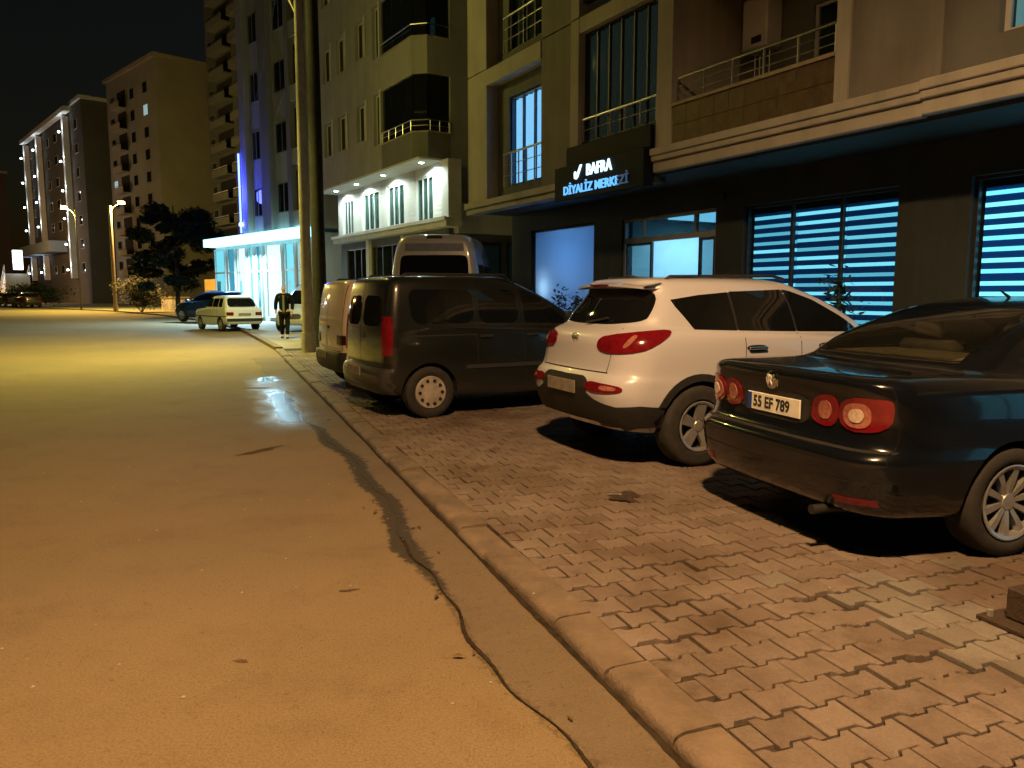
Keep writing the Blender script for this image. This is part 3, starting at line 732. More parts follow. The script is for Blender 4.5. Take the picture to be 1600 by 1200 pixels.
# ---- spec: white sport utility car
def make_suv(label, loc, rz, paint, group='cars parked nose-in on the forecourt', name='utility_car', plain=False):
    L = 4.44
    S = Shell([(.36, .27, .28, .34, 4.10, .70, .80, .62, .2, .3, .04, .1),
               (.33, .25, .26, .17, 4.28, .78, .875, .72, .28, .42, .05, .12),
               (.42, .33, .33, .07, 4.38, .84, .905, .80, .32, .48, .07, .14),
               (.54, .46, .46, .02, 4.43, .875, .922, .83, .33, .5, .08, .15),
               (.66, .58, .58, .0, 4.44, .885, .927, .84, .33, .5, .08, .15),
               (.76, .68, .66, .03, 4.42, .885, .927, .84, .33, .5, .08, .15),
               (.82, .76, .74, .085, 4.38, .88, .922, .83, .33, .5, .08, .15),
               (.95, .88, .82, .115, 4.30, .878, .918, .82, .34, .48, .08, .15),
               (1.08, 1.0, .90, .135, 4.18, .865, .908, .80, .35, .45, .09, .15),
               (1.17, 1.07, .97, .20, 3.98, .84, .895, .77, .36, .42, .10, .15),
               (1.215, 1.11, 1.03, .265, 3.55, .80, .865, .73, .36, .36, .10, .14),
               (1.235, 1.125, 1.07, .285, 3.25, .78, .84, .71, .36, .2, .10, .13),
               (1.31, 1.25, 1.20, .335, 3.02, .745, .79, .68, .35, .18, .10, .12),
               (1.43, 1.40, 1.36, .43, 2.72, .685, .725, .62, .34, .17, .10, .1),
               (1.535, 1.52, 1.50, .49, 2.42, .625, .66, .57, .30, .24, .08, .08),
               (1.595, 1.59, 1.57, .49, 2.2, .56, .595, .52, .26, .2, .06, .06),
               (1.625, 1.63, 1.615, .62, 1.92, .44, .46, .42, .2, .18, .04, .04),
               (1.635, 1.645, 1.635, .9, 1.75, .22, .22, .22, .08, .08, .02, .02)], L)
    root = empty(name, loc, rz, label=label, cat='car', group=group)
    wz = .352; W = [(.87, wz), (3.51, wz)]
    S.body(root, paint, W, .40, .93)
    add_wheels(root, W, .915, .352, .225, .225, 'five', M_rim)
    # dark cladding: sills, arches, lower bumper
    S.patch([(0, -.62, .30), (0, .62, .30), (0, .80, .36), (0, .80, .53), (0, .52, .585), (0, .40, .64), (0, -.40, .64), (0, -.52, .585), (0, -.80, .53), (0, -.80, .36)], REAR, out=.008, rnd=0).obj('lower_bumper', M_black, root, smooth=40)
    S.patch([(0, -.43, .60), (0, .43, .60), (0, .41, .77), (0, -.41, .77)], REAR, out=.006, rnd=1).obj('plate_recess', M_black, root, smooth=40)
    S.patch([(0, -.50, .36), (0, .50, .36), (0, .54, .395), (0, -.54, .395)], REAR, out=.02, rnd=1).obj('skid_plate', M_chrome if not plain else M_black, root, smooth=40)
    for sg in (1, -1):
        dd = RIGHT if sg == 1 else LEFT; f = lambda q: q if sg == 1 else mir(q)
        for cx in (.87, 3.51):
            ring = [(cx + .455 * math.cos(t), 0, wz + .455 * math.sin(t)) for t in [math.pi * (-.06 + 1.12 * i / 22) for i in range(23)]]
            ring += [(cx + .392 * math.cos(t), 0, wz + .392 * math.sin(t)) for t in [math.pi * (1.06 - 1.12 * i / 22) for i in range(23)]]
            S.patch(ring, dd, out=.010, cell=.2).obj('arch_trim', M_black, root, smooth=40)
        S.patch([(1.34, 0, .27), (3.12, 0, .26), (3.12, 0, .42), (1.36, 0, .42)], dd, out=.012).obj('sill_trim', M_black, root, smooth=40)
        S.patch(f([(.15, -.70, .36), (.45, -.9, .36), (.50, -.9, .53), (.30, -.85, .555), (.15, -.70, .54)]), (.7, .7 * sg, 0), out=.009).obj('bumper_corner', M_black, root, smooth=40)
        S.patch([(.86, 0, 1.18), (1.29, 0, 1.165), (1.29, 0, 1.50), (.98, 0, 1.475), (.70, 0, 1.435), (.72, 0, 1.38)], dd, out=.003, rnd=0).obj('side_window', M_cglass, root, smooth=50)
        S.patch([(1.315, 0, 1.165), (1.975, 0, 1.145), (1.975, 0, 1.525), (1.315, 0, 1.505)], dd, out=.003).obj('side_window', M_cglass, root, smooth=50)
        S.patch([(2.00, 0, 1.145), (2.92, 0, 1.12), (2.68, 0, 1.27), (2.36, 0, 1.43), (2.10, 0, 1.51), (2.00, 0, 1.525)], dd, out=.003).obj('side_window', M_cglass, root, smooth=50)
        S.patch([(1.26, 0, 1.17), (2.06, 0, 1.148), (2.06, 0, 1.52), (1.26, 0, 1.495)], dd, out=.0015).obj('pillar_trim', M_black, root, smooth=50)
        S.line([(1.34, 0, 1.15), (1.34, 0, .95), (1.22, 0, .80)], dd, .008, .0015).obj('shut_line', M_well, root)
        S.line([(1.98, 0, 1.14), (1.97, 0, .8), (2.0, 0, .42)], dd, .008, .0015).obj('shut_line', M_well, root)
        for hx in (1.46, 2.30):
            h, n = S.at((hx, 0, 1.01), dd, .004); S.patch([(hx - .11, 0, .985), (hx + .11, 0, .985), (hx + .11, 0, 1.04), (hx - .11, 0, 1.04)], dd, out=.001, rnd=2).obj('handle_recess', M_well, root)
            hh = G().box(-.10, .10, -.012, .012, -.012, .012).obj('door_handle', M_chrome, root, bevel=.006); hh.location = h + n * .02
        # long tail lamp wrapping the corner
        lamp = S.patch(f([(.10, -.42, 1.005), (.10, -.62, .975), (.26, -.84, .995), (.42, -.885, 1.06), (.58, -.89, 1.185), (.26, -.82, 1.165), (.12, -.62, 1.135), (.12, -.42, 1.105)]), (.78, .63 * sg, 0), out=.012, cell=.03, rnd=1).obj('tail_lamp', M_red, root, smooth=50)
        S.patch(f([(.17, -.72, 1.03), (.20, -.76, 1.03), (.26, -.82, 1.13), (.22, -.78, 1.13)]), (.78, .63 * sg, 0), out=.018, cell=.03, rnd=1).obj('lens_strip', M_clear, lamp, smooth=50)
        rl = S.patch(f([(0, -.40, .655), (.1, -.78, .655), (.12, -.82, .695), (.1, -.76, .725), (0, -.40, .74)]), (.95, .3 * sg, 0), out=.010, cell=.04, rnd=1).obj('bumper_lamp', M_red, root, smooth=50)
        S.patch(f([(0, -.62, .675), (.1, -.76, .675), (.1, -.76, .71), (0, -.62, .715)]), (.95, .3 * sg, 0), out=.015, cell=.04, rnd=1).obj('lens_strip', M_clear, rl, smooth=50)
        mm = G().box(-.08, .11, -.2, 0, -.07, .09).obj('mirror', paint, root, bevel=.035, smooth=50); mm.location = (2.95, -.85 if sg == 1 else 1.05, 1.12)
        S.line(f([(0, -.56, 1.19), (0, -.60, 1.0), (0, -.58, .82)]), REAR, .008, .0015).obj('shut_line', M_well, root)
    S.line([(0, -.60, .815), (0, .60, .815)], REAR, .010, .0015).obj('shut_line', M_well, root)
    S.patch([(0, -.66, 1.245), (0, -.3, 1.215), (0, .3, 1.215), (0, .66, 1.245), (0, .66, 1.32), (0, .57, 1.51), (0, .42, 1.535), (0, -.42, 1.535), (0, -.57, 1.51), (0, -.66, 1.32)], REAR, out=.004, cell=.04, rnd=1).obj('rear_window', M_cglass, root, smooth=60)
    S.patch([(0, -.62, 1.13), (0, .62, 1.13), (0, .52, 1.50), (0, -.52, 1.50)], FRONT, out=.003).obj('windscreen', M_cglass, root, smooth=60)
    sp = G(); vs = []
    for i in range(13):                                 # roof spoiler
        y = -.58 + 1.16 * i / 12; c = (y / .58) ** 2
        vs += [(.38 + .10 * c, y, 1.578 - .03 * c), (.62 + .05 * c, y, 1.615 - .03 * c), (.38 + .10 * c, y, 1.556 - .03 * c), (.62 + .05 * c, y, 1.575 - .04 * c)]
    sp.add(vs, [f for i in range(12) for f in ((4 * i, 4 * i + 1, 4 * i + 5, 4 * i + 4), (4 * i + 2, 4 * i + 6, 4 * i + 7, 4 * i + 3), (4 * i, 4 * i + 4, 4 * i + 6, 4 * i + 2))])
    sp.obj('roof_spoiler', paint, root, smooth=60)
    G().box(.374, .384, -.16, .16, 1.558, 1.572).obj('brake_light', M_red, root)
    if not plain:
        plate(root, S, 0, .665, '')
        p, n = S.at((0, .0, 1.09), REAR, .006)
        b = G().lathe([(.062, .004), (.066, -.006), (.052, -.006), (.050, .004)], axis='x', n=28, closed=True).obj('oval_badge', M_chrome, root, smooth=40); b.location = p; b.scale = (1, 1.0, .62)
        text('KIA', .05, M_chrome, root, (p.x - .004, p.y, p.z), (R(90), 0, R(-90)), .003, name='badge_letters')
        G().path([(.255, .02, 1.225), (.30, -.30, 1.275)], .009, 6).obj('wiper', M_black, root)
    ra = G().path([(.75, -.50, 1.605), (.80, -.50, 1.64), (2.0, -.47, 1.655), (2.15, -.46, 1.625)], .014, 6); ra.obj('roof_rail', M_black, root)
    ra = G().path([(.75, .50, 1.605), (.80, .50, 1.64), (2.0, .47, 1.655), (2.15, .46, 1.625)], .014, 6); ra.obj('roof_rail', M_black, root)
    G().tube((.78, 0, 1.63), (.66, 0, 1.67), .02, .006, 8).obj('aerial', M_black, root)
    return root

# ---- spec: compact van
M_dred = mat('dark_lens', (.03, .006, .006), .3, var=.2)
def make_van(label, loc, rz, paint, trim, group='cars parked nose-in on the forecourt', name='compact_van', hi=1.0, cat='van', panel=False):
    L = 3.95
    sl = [(0.34, 0.26, 0.28, 0.202, 3.674, 0.685, 0.765, 0.585, 0.12, 0.225, 0.02, 0.1),
          (0.3, 0.24, 0.26, 0.09, 3.84, 0.765, 0.825, 0.685, 0.16, 0.3, 0.03, 0.12),
          (0.38, 0.32, 0.32, 0.02, 3.913, 0.815, 0.85, 0.745, 0.18, 0.345, 0.04, 0.14),
          (0.52, 0.46, 0.46, 0, 3.95, 0.835, 0.865, 0.765, 0.18, 0.36, 0.05, 0.15),
          (0.58, 0.53, 0.54, 0.02, 3.941, 0.84, 0.87, 0.765, 0.18, 0.36, 0.05, 0.15),
          (0.63, 0.6, 0.6, 0.055, 3.913, 0.84, 0.87, 0.755, 0.17, 0.345, 0.05, 0.15),
          (0.85, 0.8, 0.74, 0.06, 3.803, 0.843, 0.87, 0.735, 0.16, 0.33, 0.05, 0.14),
          (1.02, 0.97, 0.86, 0.065, 3.656, 0.841, 0.865, 0.705, 0.16, 0.3, 0.05, 0.14),
          (1.094, 1.05, 0.95, 0.07, 3.417, 0.837, 0.857, 0.685, 0.16, 0.27, 0.05, 0.13),
          (1.128, 1.094, 1.02, 0.075, 3.123, 0.833, 0.845, 0.665, 0.16, 0.225, 0.05, 0.12),
          (1.268, 1.25, 1.215, 0.09, 2.848, 0.815, 0.825, 0.645, 0.15, 0.21, 0.05, 0.12),
          (1.442, 1.442, 1.407, 0.115, 2.499, 0.785, 0.795, 0.605, 0.15, 0.188, 0.05, 0.1),
          (1.581, 1.581, 1.563, 0.14, 2.186, 0.75, 0.76, 0.565, 0.15, 0.165, 0.05, 0.08),
          (1.655, 1.663, 1.65, 0.17, 1.975, 0.7, 0.71, 0.525, 0.15, 0.15, 0.05, 0.06),
          (1.69, 1.703, 1.694, 0.248, 1.819, 0.605, 0.615, 0.5, 0.15, 0.12, 0.04, 0.05),
          (1.703, 1.72, 1.716, 0.552, 1.562, 0.3, 0.3, 0.3, 0.1, 0.075, 0.02, 0.02)]
    if hi != 1.0: sl = [tuple((z if z < 1.1 else 1.1 + (z - 1.1) * hi) for z in s[:3]) + s[3:] for s in sl]
    def Z(z): return z if z < 1.1 else 1.1 + (z - 1.1) * hi
    S = Shell(sl, L)
    root = empty(name, loc, rz, label=label, cat=cat, group=group)
    wz = .308; W = [(.64, wz), (3.15, wz)]
    S.body(root, paint, W, .355, .88)
    add_wheels(root, W, .865, .31, .195, .2, 'cap', M_hub)
    S.patch([(0, -.78, .30), (0, .78, .30), (0, .82, .40), (0, .82, .60), (0, -.82, .60), (0, -.82, .40)], REAR, out=.010).obj('rear_bumper', trim, root, smooth=40)
    for sg in (1, -1):
        dd = RIGHT if sg == 1 else LEFT; f = lambda q: q if sg == 1 else mir(q)
        S.patch(f([(0, -.765, .76), (.1, -.87, .76), (.13, -.87, 1.0), (.12, -.85, Z(1.22)), (0, -.755, Z(1.22)), (0, -.75, 1.0)]) if not panel else f([(0, -.60, .72), (.1, -.87, .72), (.13, -.87, .86), (0, -.60, .86)]), (.82, .57 * sg, 0), out=.010, cell=.04).obj('tail_lamp', M_red if not panel else M_dred, root, smooth=50)
        S.patch([(.42, 0, 1.13), (1.22, 0, 1.13), (1.22, 0, Z(1.54)), (.38, 0, Z(1.54))], dd, out=.002, rnd=1).obj('side_window', M_cglass, root, smooth=50)
        S.patch([(1.30, 0, 1.13), (1.88, 0, 1.12), (1.88, 0, Z(1.54)), (1.30, 0, Z(1.54))], dd, out=.002, rnd=1).obj('side_window', M_cglass, root, smooth=50)
        S.patch([(1.98, 0, 1.12), (2.72, 0, 1.10), (2.44, 0, Z(1.34)), (2.18, 0, Z(1.51)), (1.98, 0, Z(1.54))], dd, out=.002).obj('side_window', M_cglass, root, smooth=50)
        for lx in (1.26, 1.93): S.line([(lx, 0, Z(1.66)), (lx, 0, .9), (lx + .03, 0, .36)], dd, .010, .0015).obj('shut_line', M_well, root)
        S.line([(.34, 0, .99), (1.26, 0, .99)], dd, .016, .003).obj('slide_rail', M_black, root)
        S.line([(1.1, 0, .60), (2.75, 0, .60)], dd, .05, .010).obj('rub_strip', trim, root)
        for hx in (1.38, 2.05):
            h, n = S.at((hx, 0, .97), dd, .018); hh = G().box(-.09, .09, -.012, .012, -.018, .018).obj('door_handle', M_black, root, bevel=.006); hh.location = h
        mm = G().box(-.08, .09, -.2, 0, -.09, .13).obj('mirror', M_black, root, bevel=.03, smooth=50); mm.location = (2.62, -.82 if sg == 1 else 1.02, 1.13)
        z1 = Z(1.66)
        G().path([(.35, -sg * .60, z1), (.42, -sg * .62, z1 + .06), (1.75, -sg * .62, z1 + .065), (1.85, -sg * .58, z1)], .017, 6).obj('roof_rail', M_black, root)
        # rear doors: window each
        if not panel: S.patch(f([(0, -.06, 1.10), (0, -.62, 1.10), (0, -.58, Z(1.46)), (0, -.06, Z(1.47))]), REAR, out=.003, rnd=1).obj('rear_window', M_cglass, root, smooth=50)
        S.line(f([(0, -.70, Z(1.66)), (0, -.735, 1.3), (0, -.745, .62)]), REAR, .010, .0015).obj('shut_line', M_well, root)
    S.line([(0, .02, Z(1.64)), (0, .02, .60)], REAR, .012, .0015).obj('shut_line', M_well, root)
    S.line([(0, -.745, .615), (0, .745, .615)], REAR, .012, .0015).obj('shut_line', M_well, root)
    S.patch([(0, -.02, .95), (0, -.14, .95), (0, -.14, 1.0), (0, -.02, 1.0)], REAR, out=.014, rnd=1).obj('door_handle', M_black, root)
    S.patch([(0, -.20, .47), (0, .42, .47), (0, .42, .60), (0, -.20, .60)], REAR, out=.002, rnd=1).obj('plate_recess', M_black, root)
    plate(root, S, .11, .535, '')
    S.patch([(0, -.58, 1.08), (0, .58, 1.08), (0, .50, Z(1.52)), (0, -.50, Z(1.52))], FRONT, out=.003).obj('windscreen', M_cglass, root, smooth=60)
    for sg in (1, -1):
        S.patch([(3.9, sg * .42, .70), (3.7, sg * .70, .74), (3.4, sg * .76, .88), (3.7, sg * .58, .86)], (-.8, -sg * .6, 0), out=.006, rnd=1).obj('head_lamp', M_clear, root, smooth=50)
    S.patch([(0, -.40, .50), (0, .40, .50), (0, .36, .70), (0, -.36, .70)], FRONT, out=.006, rnd=1).obj('grille', M_black, root)
    return root

# ---- spec: high-roof minibus
def make_minibus(label, loc, rz, paint):
    L = 5.9
    S = Shell([(.42, .30, .30, .25, 5.6, .78, .86, .70, .1, .3, .02, .1),
               (.40, .32, .32, .08, 5.80, .88, .95, .80, .14, .4, .02, .12),
               (.55, .48, .48, .03, 5.88, .94, .985, .86, .14, .45, .03, .14),
               (.75, .70, .70, .03, 5.90, .96, .99, .88, .14, .45, .03, .15),
               (1.05, 1.0, .95, .04, 5.80, .965, .99, .86, .14, .42, .03, .15),
               (1.25, 1.2, 1.12, .045, 5.45, .96, .985, .84, .14, .4, .03, .14),
               (1.45, 1.4, 1.35, .06, 5.10, .95, .97, .82, .14, .35, .03, .14),
               (1.90, 1.9, 1.85, .10, 4.70, .90, .92, .78, .15, .3, .03, .12),
               (2.30, 2.32, 2.28, .15, 4.35, .85, .87, .74, .16, .28, .03, .1),
               (2.58, 2.60, 2.56, .20, 4.05, .78, .80, .70, .2, .25, .03, .1),
               (2.69, 2.72, 2.68, .30, 3.85, .64, .66, .60, .2, .2, .03, .08),
               (2.73, 2.76, 2.73, .7, 3.4, .3, .3, .3, .1, .1, .02, .02)], L)
    root = empty('minibus', loc, rz, label=label, cat='minibus')
    W = [(1.25, .36), (4.75, .36)]
    S.body(root, paint, W, .42, .985)
    add_wheels(root, W, .97, .36, .22, .22, 'cap', M_hub)
    S.patch([(0, -.74, 1.50), (0, .74, 1.50), (0, .70, 2.24), (0, .60, 2.28), (0, -.60, 2.28), (0, -.70, 2.24)], REAR, out=.005, rnd=1).obj('rear_window', M_cglass, root, smooth=50)
    S.patch([(0, -.62, 2.36), (0, .62, 2.36), (0, .60, 2.52), (0, -.60, 2.52)], REAR, out=.006).obj('name_band', mat('name_band', (.16, .2, .3), .5, var=.15, vs=9), root)
    S.patch([(0, -.16, 2.62), (0, .16, 2.62), (0, .16, 2.67), (0, -.16, 2.67)], REAR, out=.02).obj('brake_light', M_black, root)
    for sg in (1, -1):
        f = lambda q: q if sg == 1 else mir(q); dd = RIGHT if sg == 1 else LEFT
        S.patch(f([(0, -.84, .95), (.05, -.98, .95), (.06, -.96, 1.55), (0, -.83, 1.55)]), (.85, .5 * sg, 0), out=.01).obj('tail_lamp', M_red, root)
        for i in range(4): S.patch([(.4 + i * .95, 0, 1.42), (1.25 + i * .95, 0, 1.42), (1.25 + i * .95, 0, 2.1), (.4 + i * .95, 0, 2.1)], dd, out=.004, rnd=1).obj('side_window', M_cglass, root)
    S.patch([(0, -.9, .42), (0, .9, .42), (0, .9, .64), (0, -.9, .64)], REAR, out=.012).obj('rear_bumper', M_black, root)
    S.line([(0, 0, 2.3), (0, 0, .66)], REAR, .012, .002).obj('shut_line', M_well, root)
    plate(root, S, .25, .85, '')
    return root
# ---- spec: old boxy hatchback
def make_hatch(label, loc, rz, paint):
    L = 3.95
    S = Shell([(.30, .24, .26, .25, 3.7, .62, .68, .58, .1, .15, .02, .05),
               (.30, .24, .26, .08, 3.86, .72, .77, .68, .12, .2, .02, .06),
               (.42, .38, .38, .0, 3.95, .77, .80, .74, .12, .2, .03, .08),
               (.56, .52, .52, .0, 3.95, .78, .805, .75, .12, .2, .03, .08),
               (.60, .56, .56, .06, 3.90, .78, .805, .75, .1, .18, .03, .07),
               (.85, .82, .76, .07, 3.86, .78, .80, .74, .1, .16, .03, .06),
               (.95, .92, .82, .09, 3.80, .76, .785, .72, .1, .15, .03, .06),
               (.98, .95, .86, .16, 3.30, .73, .76, .70, .12, .14, .03, .06),
               (1.0, .97, .92, .24, 2.85, .70, .74, .66, .12, .14, .03, .06),
               (1.22, 1.2, 1.17, .42, 2.52, .64, .675, .6, .12, .14, .03, .05),
               (1.40, 1.40, 1.38, .60, 2.20, .57, .60, .54, .12, .14, .03, .05),
               (1.45, 1.46, 1.45, .75, 2.0, .46, .48, .46, .12, .12, .02, .04),
               (1.46, 1.475, 1.47, 1.0, 1.7, .2, .2, .2, .08, .08, .01, .01)], L)
    root = empty('hatchback_car', loc, rz, label=label, cat='car')
    W = [(.72, .29), (3.1, .29)]; S.body(root, paint, W, .33, .805); add_wheels(root, W, .79, .29, .17, .18, 'cap', M_hub)
    S.patch([(0, -.60, 1.01), (0, .60, 1.01), (0, .53, 1.37), (0, -.53, 1.37)], REAR, out=.004, rnd=1).obj('rear_window', M_cglass, root)
    S.patch([(0, -.60, 1.01), (0, .60, 1.01), (0, .53, 1.37), (0, -.53, 1.37)], FRONT, out=.004, rnd=1).obj('windscreen', M_cglass, root)
    S.patch([(0, -.74, .42), (0, .74, .42), (0, .74, .54), (0, -.74, .54)], REAR, out=.02).obj('rear_bumper', M_black, root)
    for sg in (1, -1):
        f = lambda q: q if sg == 1 else mir(q); dd = RIGHT if sg == 1 else LEFT
        S.patch(f([(0, -.46, .66), (0, -.74, .66), (0, -.74, .80), (0, -.46, .80)]), REAR, out=.012).obj('tail_lamp', M_red, root)
        for a, b, c, d in ((.62, 1.0, .72, 1.0), (1.05, 1.68, 1.05, 1.68), (1.75, 2.62, 1.75, 2.2)):
            S.patch([(a, 0, 1.0), (b, 0, 1.0), (d, 0, 1.36), (c, 0, 1.36)], dd, out=.004).obj('side_window', M_cglass, root)
        S.line([(1.02, 0, .95), (1.02, 0, .4)], dd, .012, .002).obj('shut_line', M_well, root); S.line([(1.72, 0, .95), (1.72, 0, .4)], dd, .012, .002).obj('shut_line', M_well, root)
        S.line([(.1, 0, .62), (3.8, 0, .60)], dd, .04, .006).obj('rub_strip', M_black, root)
    plate(root, S, 0, .70, '')
    return root

P_black = car_paint('black_paint', (.006, .008, .013), .35, .2, .07, dz=.5)
P_white = car_paint('white_paint', (.50, .52, .62), 0, .3, .08)
P_grey = car_paint('dark_grey_paint', (.009, .012, .012), .2, .3, .34, dirtcol=(.06, .052, .044))
P_greyt = car_paint('dark_grey_trim', (.022, .024, .025), .0, .5, .45, dirtcol=(.065, .056, .047))
P_cream = car_paint('cream_paint', (.58, .53, .42), 0, .35, .25)
P_bus = car_paint('bus_paint', (.50, .52, .55), .1, .35, .2)
P_blue = car_paint('blue_paint', (.02, .06, .16), .35, .25, .15)
P_old = car_paint('old_white_paint', (.72, .73, .72), 0, .4, .2)
FZ = .063
make_sedan('glossy black saloon car with round tail lamps, nearest the camera', (1.561, 4.766, FZ - .002), R(18), P_black)
make_suv('white sport utility car with dark lower cladding beside the black saloon', (0.459, 7.002, FZ), R(24), P_white)
make_van('dark dusty compact van with a tall red tail lamp beside the white car', (-1.95, 9.606, FZ), R(29), P_grey, P_greyt)
make_van('cream compact van mostly hidden behind the dark van', (-2.98, 12.15, FZ), R(27), P_cream, M_black, panel=True)
make_minibus('white high-roof minibus standing behind the dark van, rear window showing', (-1.62, 15.9, FZ), R(86), P_bus)
make_hatch('old cream hatchback parked askew in front of the lit shops', (-11.0, 31.8, .0), R(131), P_old)
make_suv('dark blue car behind the old cream hatchback by the pine tree', (-14.2, 40.5, .06), R(152), P_blue, name='blue_car', plain=True, group=None)
make_van('white van facing the camera behind the walking man', (-8.15, 34.0, .06), R(-97), P_bus, M_black, group=None, name='white_van', hi=1.25)
# cars along the far bend: copies of one low car without lettering
far0 = make_suv('rightmost dark car parked along the far bend below the floodlit building', (-52, 84, .06), R(138), car_paint('far_paint', (.02, .022, .026), .3, .3, .2), group='cars parked along the far bend', name='far_car', plain=True)
for x, y, a, n_ in ((-57.5, 89.5, 140, 'second'), (-63, 95, 136, 'third'), (-69, 100, 139, 'fourth and last')):
    c = copy_tree(far0); c.location = (x, y, .06); c.rotation_euler = (0, 0, R(a)); c['label'] = n_ + ' dark car from the right along the far bend'

# ================================================================ clinic building (near right)
B1 = empty('clinic_building', (-1.07, 19.25, 0), R(-60.5), label='beige apartment block with dark ground-floor clinic, overhanging upper floors and lit windows', cat='building')
def wall_open(name, m, parent, x0, x1, z0, z1, y0, y1, holes, bevel=0):
    """wall slab with rectangular openings"""
    xs = sorted({x0, x1} | {h[0] for h in holes} | {h[1] for h in holes}); g = G()
    for a, b in zip(xs, xs[1:]):
        hz = sorted([(h[2], h[3]) for h in holes if h[0] < (a + b) / 2 < h[1]]); z = z0
        for lo, hi in hz:
            if lo > z: g.box(a, b, y0, y1, z, lo)
            z = hi
        if z < z1: g.box(a, b, y0, y1, z, z1)
    return g.obj(name, m, parent, bevel)
def frame_ring(name, m, parent, x0, x1, z0, z1, y0, y1, t=.05):
    return G().box(x0, x1, y0, y1, z1 - t, z1).box(x0, x1, y0, y1, z0, z0 + t).box(x0, x0 + t, y0, y1, z0 + t, z1 - t).box(x1 - t, x1, y0, y1, z0 + t, z1 - t).obj(name, m, parent)
GY = 1.23
B1X = 24.5
wins = [(.95, 3.57, .45, 3.07), (4.54, 7.2, .03, 3.04), (7.82, 10.62, .5, 3.0), (11.6, 14.6, .5, 3.0), (15.8, 19.0, .12, 3.0), (20.2, 23.6, .12, 3.0)]
wall_open('ground_floor_wall', M_dgrey, B1, 0, B1X, 0, 3.5, GY, GY + .28, wins)
box_obj('end_wall', M_dgrey, B1, 0, .25, GY + .281, 10, 0, 3.5)
box_obj('end_wall', M_dgrey, B1, B1X - .25, B1X, GY + .281, 10, 0, 3.5)
box_obj('soffit', M_dgrey, B1, .02, B1X, .03, 10, 3.501, 3.7)
g = G().box(-.03, 4.24, -.05, .2, 3.46, 3.585).box(-.06, 4.24, -.10, .2, 3.587, 3.73); g.obj('cornice', M_beige, B1, bevel=.012)
g = G().box(7.05, 11.74, -.08, .2, 3.54, 3.71).box(7.05, 11.74, -.13, .2, 3.713, 3.80).box(7.05, 11.74, -.16, .2, 3.803, 3.92); g.obj('cornice', M_beige, B1, bevel=.012)
g = G().box(11.742, B1X, -.10, .2, 3.555, 3.72).box(11.742, B1X, -.15, .2, 3.723, 3.815).box(11.742, B1X, -.18, .2, 3.818, 3.93); g.obj('cornice', M_beige, B1, bevel=.012)
box_obj('lintel', M_dgrey, B1, 4.245, 7.045, 0, .2, 3.40, 3.98)
FH = 2.97
box_obj('core', M_taupe, B1, .02, B1X - .02, 1.62, 10.5, 3.701, 3.7 + FH * 4 + .35)
box_obj('roof', M_dgrey, B1, -.3, B1X + .3, -.4, 10.9, 3.7 + FH * 4 + .36, 3.7 + FH * 4 + .6)
M_lit = emis('lit_curtain', (.30, .62, 1.0), 2.2)
M_lit2 = emis('lit_curtain_dim', (.45, .8, .85), .45)
def window(parent, x0, x1, z0, z1, y, n=2, frame=M_frame, pane=M_pane, back=None, d=.06, t=.05, sill=None, name='window'):
    w_ = frame_ring(name, frame, parent, x0, x1, z0, z1, y, y + d, t)
    for i in range(n):
        a = x0 + t + (x1 - x0 - 2 * t) * i / n; b = x0 + t + (x1 - x0 - 2 * t) * (i + 1) / n
        if i: box_obj('mullion', frame, w_, a - t / 2, a + t / 2, y + .003, y + d, z0 + t, z1 - t); a += t / 2
        if i < n - 1: b -= t / 2
        box_obj('pane', pane, w_, a, b, y + d * .5, y + d * .5 + .008, z0 + t, z1 - t)
    if back: back(w_, x0 + t, x1 - t, y + d + .05, z0 + t, z1 - t)
    if sill: box_obj('sill', sill, w_, x0 - .06, x1 + .06, y - .09, y + d, z0 - .06, z0 - .002)
    return w_
def curtain(m, folds=9):
    def f(w_, a, b, y, z0, z1):
        g = G(); n = folds * 6; vs = []
        for i in range(n + 1):
            x = a + (b - a) * i / n; yy = y + .025 * math.sin(i / 6 * 2 * math.pi); vs += [(x, yy, z0), (x, yy, z1)]
        g.add(vs, [(2 * i, 2 * i + 2, 2 * i + 3, 2 * i + 1) for i in range(n)]); g.obj('curtain', m, w_, smooth=60)
    return f
def dark_back(w_, a, b, y, z0, z1): box_obj('blackout', M_well, w_, a, b, y + .05, y + .07, z0, z1)
def rail(parent, x0, x1, y, zt, zb, n=5, bars=3, m=M_alu, name='railing'):
    r = G().tube((x0, y, zt), (x1, y, zt), .024, n=10).obj(name, m, parent, smooth=40)
    for i in range(n):
        x = x0 + (x1 - x0) * i / (n - 1); G().tube((x, y, zb), (x, y, zt - .02), .018, n=8).obj('post', m, r, smooth=40)
    for k in range(bars):
        z = zb + (zt - zb) * (k + 1) / (bars + 1); G().tube((x0, y, z), (x1, y, z), .009, n=6).obj('bar', m, r, smooth=40)
    return r
